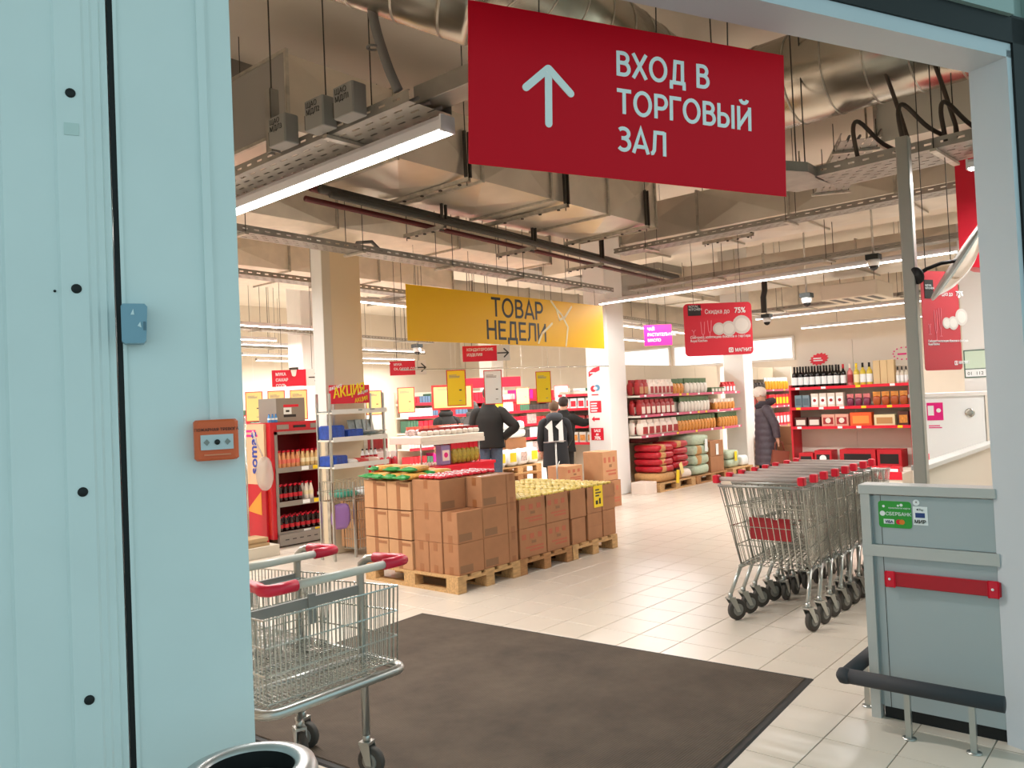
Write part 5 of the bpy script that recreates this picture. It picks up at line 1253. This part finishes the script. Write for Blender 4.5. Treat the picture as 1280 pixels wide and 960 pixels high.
for k in range(2):
    for lv in range(2): carton(15.3+.62*k, 6.4, .0+.36*lv, 15.88+.62*k, 6.8, .35+.36*lv, '%s floor carton %s by the woman' % (('lower', 'upper')[lv], ('behind', 'farther right')[k]), tape='n', pale=True)
# wine shelf
WN = (12.5, 4.95, 0); WR = rad(-90)
shelf_unit('wine_shelf', 'red railed shelf of wine bottles and gift boxes on the right', WN, WR, 1.76, .38, (1.60, 1.285, .985), m_wall, 2.32, m_red2, mat('upright_red', '#c3182a', .4), deck=.38)
t = thing('starburst_sticker', 'red starburst sticker on the wine shelf back', 'sticker', W2(WN, WR, .36, .375, 2.05), WR)
st_ = [(.16*math.cos(a)*(1 if k % 2 else .78), .10*math.sin(a)*(1 if k % 2 else .78)) for k, a in enumerate([2*PI*k/28 for k in range(28)])]
MB().prism(st_, -.003, 0, None, TR(ry=rad(-12))).build('film', m_red2, t); bars(t, -.09, -.03, .18, .07, 2, m_print, -.0045, 3)
t = thing('dotted_sticker', 'pink dotted lettering on the wine shelf back', 'sticker', W2(WN, WR, 1.62, .375, 2.02), WR)
mb = MB()
for k in range(14): a = 2*PI*k/14; mb.prism(disc(.15*math.cos(a), .09*math.sin(a)+.03, .012, 8), -.003, 0)
mb.build('dots', m_pink, t); bars(t, -.09, .01, .18, .05, 1, m_pink, -.003, 4)
G4 = 'goods on the wine shelf'
def wine(glass, label, cap, h=.34, r=.042):
    mb = MB(); mb.lathe([(r*.95, 0), (r, .01), (r, h*.58), (r*.85, h*.66), (r*.38, h*.74), (r*.36, h*.92)], 12, glass); mb.lathe([(r*.4, h*.80), (r*.4, h)], 10, cap); mb.lathe([(r*1.02, h*.14), (r*1.02, h*.5)], 12, label, cap=False); return mb
m_wg = mat('wine_glass', '#15120f', .12); m_ros = mat('wine_rose', '#d4797a', .15); m_wht = mat('wine_white', '#d6bf4a', .15)
line_up(WN, WR, .02, .76, 8, .08, 1.60, wine(m_wg, m_print, m_ink), 'wine_bottle', 'dark wine bottle with a white label on the top wine shelf', 'bottle', G4, 2, .12)
line_up(WN, WR, .77, .87, 1, .08, 1.60, wine(m_wg, m_print, m_lab_r), 'wine_bottle', 'dark wine bottle with a red cap beside the rose bottle', 'bottle', G4)
line_up(WN, WR, .87, .97, 1, .08, 1.60, wine(m_ros, m_fl_r, m_fl_w), 'wine_bottle', 'rose wine bottle on the top wine shelf', 'bottle', G4)
line_up(WN, WR, .97, 1.06, 1, .08, 1.60, wine(m_wht, m_lab_y, m_yel2), 'wine_bottle', 'white wine bottle with a golden cap', 'bottle', G4)
line_up(WN, WR, 1.06, 1.25, 2, .08, 1.60, wine(m_wht, m_print, m_ink), 'wine_bottle', 'white wine bottle with a black cap', 'bottle', G4)
line_up(WN, WR, 1.26, 1.56, 3, .10, 1.60, cartonlet(.095, .1, .36, mat('gift_box', '#d3b88a', .6), None), 'gift_box', 'tall beige bottle gift box on the wine shelf', 'box', G4)
line_up(WN, WR, 1.57, 1.74, 3, .08, 1.60, wine(mat('clear_glass', '#ded8c8', .1), m_print, m_ink, .25, .026), 'wine_bottle', 'small clear bottle with a black stopper on the wine shelf', 'bottle', G4)
line_up(WN, WR, .06, .30, 2, .10, 1.285, cartonlet(.11, .12, .20, mat('box_bluegrey', '#6f8790', .5), mat('box_blue2', '#4d646e', .5)), 'gift_set', 'blue grey gift pack on the second wine shelf', 'box', G4)
line_up(WN, WR, .31, .82, 4, .10, 1.285, cartonlet(.11, .12, .22, m_fl_w, m_print, m_fl_r), 'mug_box', 'white boxed mug on the second wine shelf', 'box', G4)
line_up(WN, WR, .84, 1.20, 3, .10, 1.285, pouch(mat('jar_plum', '#7a2d48', .3), m_ros, .10, .08, .19), 'plum_pack', 'plum coloured pack on the second wine shelf', 'pack', G4)
line_up(WN, WR, 1.22, 1.72, 4, .10, 1.285, pouch(mat('pack_amber', '#a8501f', .3), m_po_o, .11, .08, .21), 'amber_pack', 'amber pack with a yellow top on the second wine shelf', 'pack', G4)
line_up(WN, WR, .04, .46, 2, .10, .985, cartonlet(.19, .14, .15, mat('box_choc', '#4b2119', .5), m_fl_w), 'chocolate_box', 'brown chocolate box on the third wine shelf', 'box', G4)
line_up(WN, WR, .47, .88, 2, .10, .985, cartonlet(.2, .14, .19, mat('box_rosy', '#d9a08c', .5), m_fl_r, m_fl_w), 'chocolate_box', 'rosy candy box on the third wine shelf', 'box', G4)
line_up(WN, WR, .89, 1.22, 1, .10, .985, cartonlet(.31, .14, .21, mat('box_orange', '#e25a22', .5), mat('box_orange2', '#f0913e', .5)), 'candy_box', 'orange candy box on the third wine shelf', 'box', G4)
line_up(WN, WR, 1.24, 1.54, 1, .10, .985, cartonlet(.29, .14, .17, mat('box_cream', '#e3d3a8', .5), mat('box_tan', '#b98a55', .5)), 'candy_box', 'cream candy box on the third wine shelf', 'box', G4)
line_up(WN, WR, 1.57, 1.73, 1, .10, .985, cartonlet(.14, .14, .21, mat('box_choc', '#4b2119'), m_po_o), 'candy_box', 'dark narrow candy box at the right of the third wine shelf', 'box', G4)
m_bk = mat('box_black', '#1e191a', .4)
for k, (x, w_, h, lb) in enumerate(((.22, .22, .20, 'small black appliance box at the left under the wine shelf'), (.48, .26, .24, 'black and red kettle box under the wine shelf'), (1.0, .52, .26, 'large black appliance box with red edges under the wine shelf'), (1.45, .34, .26, 'black and red appliance box at the right under the wine shelf'))):
    o = line_up(WN, WR, x-.01, x+.01, 1, .12, .38, cartonlet(w_, .3, h, m_lab_r, m_bk, m_print if k == 1 else None), 'appliance_box', lb, 'box', None)
carton(13.0, 5.1, 0, 13.4, 5.5, .34, 'lower pale carton at the left end of the wine shelf', True, 'n'); carton(13.0, 5.1, .345, 13.4, 5.5, .68, 'middle pale carton at the left end of the wine shelf', True, 'n'); carton(13.0, 5.1, .685, 13.4, 5.5, .98, 'upper pale carton at the left end of the wine shelf', True, 'n')
t = thing('low_display', 'low white display counter with red packs before the wine shelf', 'display', (11.2, 4.5, 0), WR)
MB().box((0, 0, 0), (1.5, .5, .42)).build('cabinet', m_shelf, t); MB().box((0, -.01, .34), (1.5, 0, .44)).build('red_band', m_red2, t); text(t, 'ЖИВИТЕ', .5, .355, .075, m_print, y=-.012, bold=.03)
line_up((11.2, 4.5, 0), WR, .05, 1.45, 9, .2, .42, cartonlet(.13, .2, .07, m_red2, m_print), 'snack_box', 'flat red pack on the low display before the wine shelf', 'pack', 'red packs on the low display')
# shelf beside the stickered column
SC = (11.02, 8.44, 0)
shelf_unit('small_shelf', 'short red railed shelf left of the stickered column', SC, WR, .74, .42, (1.66, 1.42, 1.12, .84), m_wall, 1.72, m_red2)
G5 = 'goods on the short shelf'
for z, a, b, lb in ((1.42, m_print, m_red2, 'white and red'), (1.12, m_fl_r, m_fl_w, 'brownish red'), (.84, m_po_w, m_po_o, 'cream')):
    line_up(SC, WR, .04, .70, 4, .1, z, cartonlet(.14, .12, .18, a, b), 'goods_pack', '%s pack on the short shelf by the stickered column' % lb, 'pack', G5, 2, .15)
for k, (x, y, z, w_, lb) in enumerate(((9.05, 6.72, 0, .42, 'lower carton with rust lettering behind the yellow jars'), (9.50, 6.50, 0, .40, 'lower carton with a crimson band behind the yellow jars'), (9.02, 6.82, .385, .38, 'open topped carton stacked behind the yellow jars'), (9.50, 6.53, .385, .38, 'tall printed carton stacked behind the yellow jars'))):
    carton(x, y, z, x+w_, y+.34, z+(.38 if z == 0 else .25 if k == 2 else .42), lb, k > 1, 'n', marks='red')
# promotion table behind the carton stacks
t = thing('promotion_table', 'red promotion table with a second pale tier behind the cartons', 'display table', (6.45, 7.95, 0))
MB().box((0, 0, 0), (2.3, .7, .70)).build('base', m_red2, t); MB().box((-.02, -.02, .70), (2.32, .72, .74)).build('top', m_red2, t); MB().cbox((-.05, -.03, .74), (.22, 0, .90), .02).build('price_topper', m_red2, t)
for x in (.95, 2.1):
    for y in (.1, .6): MB().rod((x, y, .74), (x, y, 1.09), .012).build('tier_leg', m_tube, t)
MB().cbox((.88, .02, 1.06), (2.14, .68, 1.16), .01).build('tier_tray', m_shelf, t); MB().box((.90, .0, 1.04), (2.12, .02, 1.10)).build('tier_edge', m_po_w, t)
PT = (6.45, 7.95, 0); G6 = 'goods on the promotion table'
m_sil = mat('candy_silver', '#b9a6a4', .3, .3, noise=.4, scale=30)
line_up(PT, 0, .1, .55, 5, .34, .745, pouch(m_sil, m_fl_r, .12, .08, .42), 'candy_bag', 'silver candy bag at the left of the promotion table', 'bag', G6, 2, .15, .3)
line_up(PT, 0, .95, 2.1, 10, .12, 1.165, pouch(m_po_w, m_fl_r, .12, .1, .1), 'candy_bag', 'small pale packet on the upper tier of the promotion table', 'packet', G6, 1, .2, .3)
line_up(PT, 0, .95, 2.1, 8, .38, 1.165, pouch(m_sil, m_lab_p, .14, .1, .13), 'candy_bag', 'silver packet at the back of the upper promotion tier', 'packet', G6, 1, .2, .4)
line_up(PT, 0, .95, 2.1, 12, .1, .745, pouch(mat('pack_cherry', '#b82436', .35, noise=.3, scale=30), m_print, .09, .07, .2), 'candy_bag', 'cherry red packet under the promotion tier', 'packet', G6, 1, .2, .4) if False else None
line_up(PT, 0, .05, .6, 5, .2, .745, pouch(mat('pack_cherry', '#b82436', .35, noise=.3, scale=30), m_print, .1, .08, .26), 'candy_bag', 'cherry red bag at the left front of the promotion table', 'bag', G6, 1, .2, .4)
egg = MB(); egg.lathe([(.004, 0), (.018, .006), (.025, .022), (.021, .04), (.006, .054)], 10, mat('egg', '#e8dcd0', .5))
line_up(PT, 0, .62, 1.25, 11, .12, .745, egg, 'egg', 'pale egg in the rows on the promotion table', 'egg', G6, 3, .06)
line_up(PT, 0, 1.32, 1.5, 1, .15, .745, cartonlet(.17, .12, .27, mat('pack_lilac', '#8f7fae', .4), m_fl_w, m_pink), 'wafer_box', 'lilac box right of the eggs', 'box', None)
line_up(PT, 0, 1.55, 2.08, 6, .12, .745, pouch(mat('pack_olive', '#9a8a2c', .4, noise=.3, scale=30), m_red2, .1, .08, .30), 'candy_bag', 'olive and red candy bag at the right of the promotion table', 'bag', G6, 2, .15, .3)
o = tag(MB().box((0, 0, 0), (.42, .3, .004)).build('paper_sheet', m_print, None, (8.0, 8.1, 1.272)), 'white paper sheet lying on the upper tier packets', 'paper')
# pallets stacked with white sacks
PX = (10.30, 9.25)
for lv in range(3): pallet((PX[0], PX[1]+.82, .146*lv), rad(-90), '%s pallet of the pile under the white sacks' % ('lowest', 'middle', 'top')[lv], (m_wood, m_wood2, m_wood)[lv], 'wooden pallets')
for k in range(4):
    t = thing('sugar_pack', '%s white pack with a yellow label on the pallet pile' % ('first', 'second', 'third', 'fourth')[k], 'pack', (PX[0]+.14+.3*k, PX[1]+.06+.0, .44), 0, 'white packs on the pallet pile')
    MB().pillow((0, .12, .15), (.29, .28, .30), None, None, .35, 12, 6, .04, k).build('wrap', m_print, t); MB().box((-.08, -.026, .08), (.08, -.02, .24)).build('label', m_yel2 if k in (0, 1, 3) else m_sil, t)
for k in range(2): carton(PX[0]+.6*k+.01, PX[1]+.35, .44, PX[0]+.6*k+.59, PX[1]+.8, .92, '%s brown carton behind the white packs' % ('left', 'right')[k], tape='n')
for k in range(4): sack((PX[0]+.35+.5*(k % 2), PX[1]+.52, .925+.15*(k//2)), (.62, .45, .16), m_print, '%s white sack on top of the brown cartons' % ('lower left', 'lower right', 'upper left', 'upper right')[k], seed=k+100, grp='white sacks on the pallet pile')
# far gondolas whose goods are too small to tell apart
def far_shelf(label, x0, x1, y, zs, cols, d=.4, stufflabel=''):
    t = thing('far_gondola', label, 'shelf unit', (x0, y, 0)); L = x1-x0
    MB().box((0, d, 0), (L, d+.05, 1.9)).build('back_panel', m_back, t)
    for z in zs: MB().box((0, 0, z-.04), (L, d, z)).build('shelf', m_shelf, t); MB().box((0, -.01, z-.05), (L, 0, z+.01)).build('price_rail', m_red2, t)
    q = random.Random(int(x0*10)); mbs = MB()
    for z in zs:
        x = .02
        while x < L-.15:
            w_ = q.uniform(.07, .16); h = q.uniform(.14, .27); mm_ = q.choice(cols)
            n_ = q.randint(2, 5)
            for _ in range(n_):
                if x > L-.15: break
                mbs.cbox((x, .04, z), (x+w_*.92, .3, z+h), .008, mm_); x += w_
    o = mbs.build('packed_goods', None, t); o['kind'] = 'stuff'
cols = [m_red2, m_lab_r, m_print, m_po_w, m_sil, mat('far_green', '#3f6b52', .5), mat('far_blue', '#54708e', .5), m_fl_r, mat('far_dark', '#3a3432', .5), m_pink]
far_shelf('far shelf row of mixed goods behind the white sacks', 11.8, 19.0, 13.2, (.3, .65, 1.0, 1.35, 1.65), cols)
far_shelf('far shelf row of bottles at the back left', 5.0, 10.4, 16.0, (.3, .7, 1.1, 1.45), [m_print, m_po_w, MATS['far_blue'], MATS['far_green'], m_fl_r])
far_shelf('shelf row in the fridge aisle at the left', 3.0, 8.0, 12.0, (.3, .7, 1.1, 1.4), cols)
for k in range(6):
    w_ = struct('wall_glare_panel', MB().box((0, 0, 0), (1.45, .1, 2.6)), m_print, None, (2.0+1.5*k, 18.5, 0), 0, None)  # added plain white panels standing in for an overexposed bright area
# ------------------------------------------------------------------ people
def skin_mesh(name, V, Ed, mm, sub=2, relax=0):
    me = bpy.data.meshes.new(name); me.from_pydata([v[:3] for v in V], Ed, [])
    o = bpy.data.objects.new(name, me); COL.objects.link(o)
    md = o.modifiers.new('s', 'SKIN'); md.use_smooth_shade = True
    lay = me.skin_vertices[0].data
    for i, v in enumerate(V):
        r_ = v[3]; lay[i].radius = (r_, v[4] if len(v) > 4 else r_)
    lay[0].use_root = True
    if relax:
        u_ = o.modifiers.new('e', 'SUBSURF'); u_.levels = 1; u_.render_levels = 1
        k_ = o.modifiers.new('r', 'SMOOTH'); k_.factor = .5; k_.iterations = relax; sub -= 1
    s_ = o.modifiers.new('d', 'SUBSURF'); s_.levels = sub; s_.render_levels = sub
    dg = bpy.context.evaluated_depsgraph_get(); out = bpy.data.meshes.new_from_object(o.evaluated_get(dg))
    bpy.data.objects.remove(o); out.materials.clear(); out.materials.append(mm)
    for p in out.polygons: p.use_smooth = True
    return out
def chain(V, Ed, pts, start=None):
    prev = start
    for p in pts:
        V.append(p); i = len(V)-1
        if prev is not None: Ed.append((prev, i))
        prev = i
    return prev
def person(label, loc, rz, Ht, legm, coatm, skinm, hairm, armL=None, armR=None, coat_z=.50, lean=0, hood=None, cap=None, stride=.0, puffy=1.0, head_down=0, coat_w=1.0, quilt=False):
    """faces local -y... the figure looks along +y; heights as fractions of Ht"""
    t = thing('person', label, 'person', loc, rz); h = Ht/1.75
    L = lambda z: lean*max(0, z-.9)
    def sc(p): return (p[0]*h, (p[1]+L(p[2]))*h, p[2]*h)+tuple(x*h for x in p[3:])
    # body: one continuous figure
    V, Ed = [], []
    V.append((0, 0, .95, .135, .11))
    b_ = chain(V, Ed, [(0, 0, 1.12, .135, .10), (0, 0, 1.34, .155, .10), (0, 0, 1.46, .07, .06), (0, .015, 1.53, .05), (0, .03+head_down*.3, 1.60, .075, .085), (0, .035+head_down*.5, 1.69, .072, .085)], 0)
    chest = 2
    for s in (-1, 1):
        f = stride*s
        e_ = chain(V, Ed, [(s*.09, f*.05, .86, .088), (s*.10, f*.35+.01, .50, .058), (s*.10, f*.75-.01, .12, .042), (s*.10, f*.8-.01, .05, .045, .04), (s*.105, f*.8+.15, .035, .042, .03)], 0)
    def arm(s, spec):
        sh = (s*.19, 0, 1.40, .055); el, wr = spec
        e_ = chain(V, Ed, [sh, (*el, .043), (*wr, .032)], chest)
        d = (Vector(wr)-Vector(el)).normalized(); p = Vector(wr); side = d.cross(Vector((0, 0, 1)))
        side = side.normalized() if side.length > .1 else Vector((1, 0, 0))
        palm = p+d*.06; pi = chain(V, Ed, [(*palm, .028)], e_)
        for k, ln in enumerate((.05, .06, .055, .04)):
            o_ = side*((k-1.5)*.019); chain(V, Ed, [(*(palm+d*.03+o_), .0095), (*(palm+d*(.03+ln)+o_+Vector((0, 0, -.012))), .008)], pi)
        chain(V, Ed, [(*(p+d*.03-side*.035), .010), (*(p+d*.07-side*.045), .008)], pi)
        return sh, el, wr
    aL = armL or ((-.25, .0, 1.13), (-.24, .08, .90)); aR = armR or ((.25, .0, 1.13), (.24, .08, .90))
    SL = arm(-1, aL); SR = arm(1, aR)
    V = [sc(p) for p in V]
    me = skin_mesh('body', V, Ed, skinm, 2)
    o = bpy.data.objects.new('body', me); COL.objects.link(o); o.parent = t
    # trousers, one tube for each leg
    for s in (-1, 1):
        f = stride*s; lp = [sc(p) for p in ((s*.070, 0, 1.0), (s*.082, f*.05, .86), (s*.095, f*.22, .66), (s*.10, f*.35+.01, .50), (s*.10, f*.55, .30), (s*.10, f*.75-.01, .09))]
        MB().tube(lp, [x*h for x in (.112, .112, .092, .078, .070, .064)], 16).build('trouser_leg', legm, t)
    for s in (-1, 1):
        f = stride*s; sh = MB(); sh.pillow((s*.10*h, (f*.8+.06)*h, .045*h), (.10*h, .28*h, .09*h), None, None, .6, 14, 6, .0); sh.build('shoe', m_ink, t)
    # coat body lofted from elliptical rings, and two sleeves
    q = puffy; K = [(coat_z, .20+(.95-coat_z)*.04, .155+(.95-coat_z)*.04), (.95, .195, .155), (1.12, .190, .148), (1.28, .205, .145), (1.38, .198, .125), (1.44, .15, .105), (1.49, .10, .09), (1.55, .082, .082)]
    nz = 60 if quilt else 26; mb = MB(); vs = []; fs = []; N = 24
    for k in range(nz+1):
        z = coat_z+(1.55-coat_z)*k/nz
        for a, b in zip(K[:-1], K[1:]):
            if a[0] <= z <= b[0]+1e-9: u = (z-a[0])/(b[0]-a[0]); u = u*u*(3-2*u); rx, ry = a[1]+(b[1]-a[1])*u, a[2]+(b[2]-a[2])*u; break
        g_ = 1+(.05*abs(math.sin(PI*z/.115)) if quilt and z < 1.42 else 0)
        for n_ in range(N):
            a = 2*PI*n_/N; wr_ = 1+.012*math.sin(5*a+9*z)
            vs.append(sc((rx*q*coat_w*g_*wr_*math.cos(a), ry*q*g_*wr_*math.sin(a), z))[:3])
    for k in range(nz):
        for n_ in range(N): l = (n_+1) % N; fs.append((k*N+n_, k*N+l, k*N+N+l, k*N+N+n_))
    fs += [tuple(reversed(range(N))), tuple(range(nz*N, nz*N+N))]
    mb.add(vs, fs, None, True); mb.build('coat', coatm, t)
    for s, (sh_, el, wr) in ((-1, SL), (1, SR)):
        P_ = smooth_path([(s*.13, 0, 1.405), (s*.195, 0, 1.375), Vector((s*.21, 0, 1.36)).lerp(Vector(el), .55), el, Vector(el).lerp(Vector(wr), .5), Vector(el).lerp(Vector(wr), .95)], 8 if quilt else 4)
        n_ = len(P_)-1; R0 = [.075, .085, .073, .066, .058, .050]
        rr = []
        for k in range(n_+1):
            u = k/n_*5; a = min(4, int(u)); r_ = R0[a]+(R0[a+1]-R0[a])*(u-a); rr.append(r_*q*h*(1+(.06*abs(math.sin(PI*k/4)) if quilt else 0)))
        MB().tube([sc(tuple(p))[:3] for p in P_], rr, 14).build('sleeve', coatm, t)
    hx = (0, (.035+head_down*.5+L(1.66))*h, 1.665*h)
    # face
    fy = hx[1]+.083*h
    nb = MB(); nb.pillow((0, fy, hx[2]-.025*h), (.028*h, .045*h, .05*h), None, None, .8, 8, 5, 0); nb.build('nose', skinm, t)
    for s in (-1, 1):
        MB().pillow((s*.032*h, fy-.012*h, hx[2]+.005*h), (.028*h, .014*h, .014*h), None, None, .9, 8, 5, 0).build('eye', m_ink, t)
        MB().pillow((s*.078*h, hx[1], hx[2]-.01*h), (.02*h, .04*h, .06*h), None, None, .9, 8, 5, 0).build('ear', skinm, t)
    MB().pillow((0, fy-.01*h, hx[2]-.065*h), (.05*h, .014*h, .013*h), None, None, .9, 8, 5, 0).build('mouth', mat('lips', '#a4675c', .5), t)
    if hood: 
        mb = MB(); mb.pillow((0, hx[1]-.03*h, hx[2]+.005*h), (.235*h, .25*h, .30*h), None, None, .95, 18, 12, .02, 3); mb.pillow((0, hx[1]-.05*h, hx[2]-.14*h), (.30*h, .24*h, .16*h), None, None, .9, 16, 8, .04, 4); mb.build('hood', hood, t)
    if cap:
        mb = MB(); mb.pillow((0, hx[1]-.012*h, hx[2]+.045*h), (.20*h, .235*h, .20*h), None, None, .95, 18, 12, .03, 5); mb.build('knitted_cap', cap, t)
    if hairm and not hood and not cap:
        mb = MB(); mb.pillow((0, hx[1]-.022*h, hx[2]+.028*h), (.178*h, .205*h, .20*h), None, None, .95, 18, 12, .03, 6); mb.build('hair', hairm, t)
    return t, h, hx
m_skin = mat('skin', '#c99a80', .55); m_hairb = mat('hair_brown', '#2e211a', .7); m_jean = mat('jeans', '#4a5c70', .85, noise=.15, scale=40); m_blk = mat('cloth_black', '#14130f', .85); m_trs = mat('trousers_black', '#171614', .85)
m_puff = mat('puffer', '#4a4149', .55, noise=.15, scale=25); m_gry = mat('cloth_grey', '#4b4744', .85)
# woman in a long quilted coat, seen from the side, handbag at her side
wt, wh, hx = person('woman in a long dark puffer coat and white cap with a brown bag', (12.72, 5.48, 0), rad(40), 1.60, m_trs, m_puff, m_skin, None, ((-.27, -.10, 1.12), (-.27, -.13, .88)), ((.26, -.04, 1.12), (.26, .06, .90)), .40, 0, None, mat('cap_cream', '#e3d8cc', .9, noise=.1, scale=60, bump=.5), .06, 1.10, .08, quilt=True)
cb = MB(); cb.tube([(.13*wh*math.cos(a), -.03+.13*wh*math.sin(a), 1.50*wh+.05*wh*math.sin(a)*-1) for a in [2*PI*k/16 for k in range(16)]], .06*wh, 10, None, True); cb.build('collar', mat('fur_collar', '#3a3238', .95, noise=.3, scale=50, bump=.8), wt)
hp = W2((12.72, 5.48, 0), rad(40), -.27*wh, -.15*wh, 0)
t = thing('handbag', 'reddish brown leather handbag held by the woman in the puffer coat', 'handbag', (hp[0], hp[1], .37), rad(-50))
mb = MB(); mb.prism([(-.15, .02), (.12, 0), (.15, .22), (-.10, .25)], -.05, .05); mb.build('body', mat('leather', '#8c4a36', .5), t)
MB().tube([(-.07, 0, .24), (-.06, 0, .36), (.0, 0, .41), (.06, 0, .36), (.08, 0, .23)], .009, 8).build('strap', MATS['leather'], t)
# shopper with a hand on the hip, back to the camera
person('shopper in a black jacket and blue jeans with one hand on the hip', (9.42, 8.62, 0), rad(-50), 1.80, m_jean, m_blk, m_skin, m_hairb, ((-.27, .05, 1.12), (-.16, .22, .98)), ((.40, -.06, 1.16), (.20, .0, .98)), .84, .06, puffy=1.12)
person('shopper in a black hooded jacket behind the promotion table', (10.35, 10.50, 0), rad(-20), 1.62, m_trs, m_blk, m_skin, m_hairb, None, None, .80, .12, m_blk, puffy=1.12)
person('shopper in a grey jacket leaning beyond the hooded shopper', (11.2, 10.75, 0), rad(-70), 1.58, m_trs, m_gry, m_skin, m_hairb, None, None, .80, .20, m_gry, puffy=1.12)
p4, h4, hx4 = person('shopper in a dark coat with a white number eleven on the back', (9.85, 7.64, 0), rad(-50), 1.54, m_trs, mat('coat_navy', '#1f2226', .8), m_skin, mat('hair_fair', '#6b5440', .8), None, ((.25, .08, 1.13), (.22, .25, 1.0)), .62, .05, puffy=1.12)
GL['1'] = (.50, [[(.04, .74), (.24, .93), (.24, 0)]])
strokes(p4, '11', .02, 1.06*h4, .33*h4, m_print, .13, .95, .08, True, -.160*h4).name = 'back_number'
mb = MB(); mb.pillow((0, -.10*h4, 1.50*h4), (.30*h4, .20*h4, .16*h4), None, None, .9, 16, 8, .05, 2); mb.build('folded_hood', mat('hood_grey', '#3c4147', .8), p4)
person('shopper in dark clothes reaching to the short shelf', (10.42, 7.92, 0), rad(-75), 1.60, m_trs, m_blk, m_skin, m_hairb, None, ((.30, .25, 1.30), (.34, .48, 1.32)), .80, .10, puffy=1.1)
t = thing('price_stand', 'thin chrome floor stand with a flat plate before the numbered coat', 'stand', (8.85, 6.86, 0))
MB().rod((0, 0, .01), (0, 0, 1.0), .012, 8).build('pole', m_tube, t); MB().lathe([(.16, 0), (.15, .012), (.02, .02)], 20).build('base', m_tube, t); MB().box((-.20, -.03, .995), (.20, .06, 1.005)).build('plate', m_tube, t); MB().rod((0, 0, .62), (.07, .0, .72), .006).build('hook', m_tube, t)
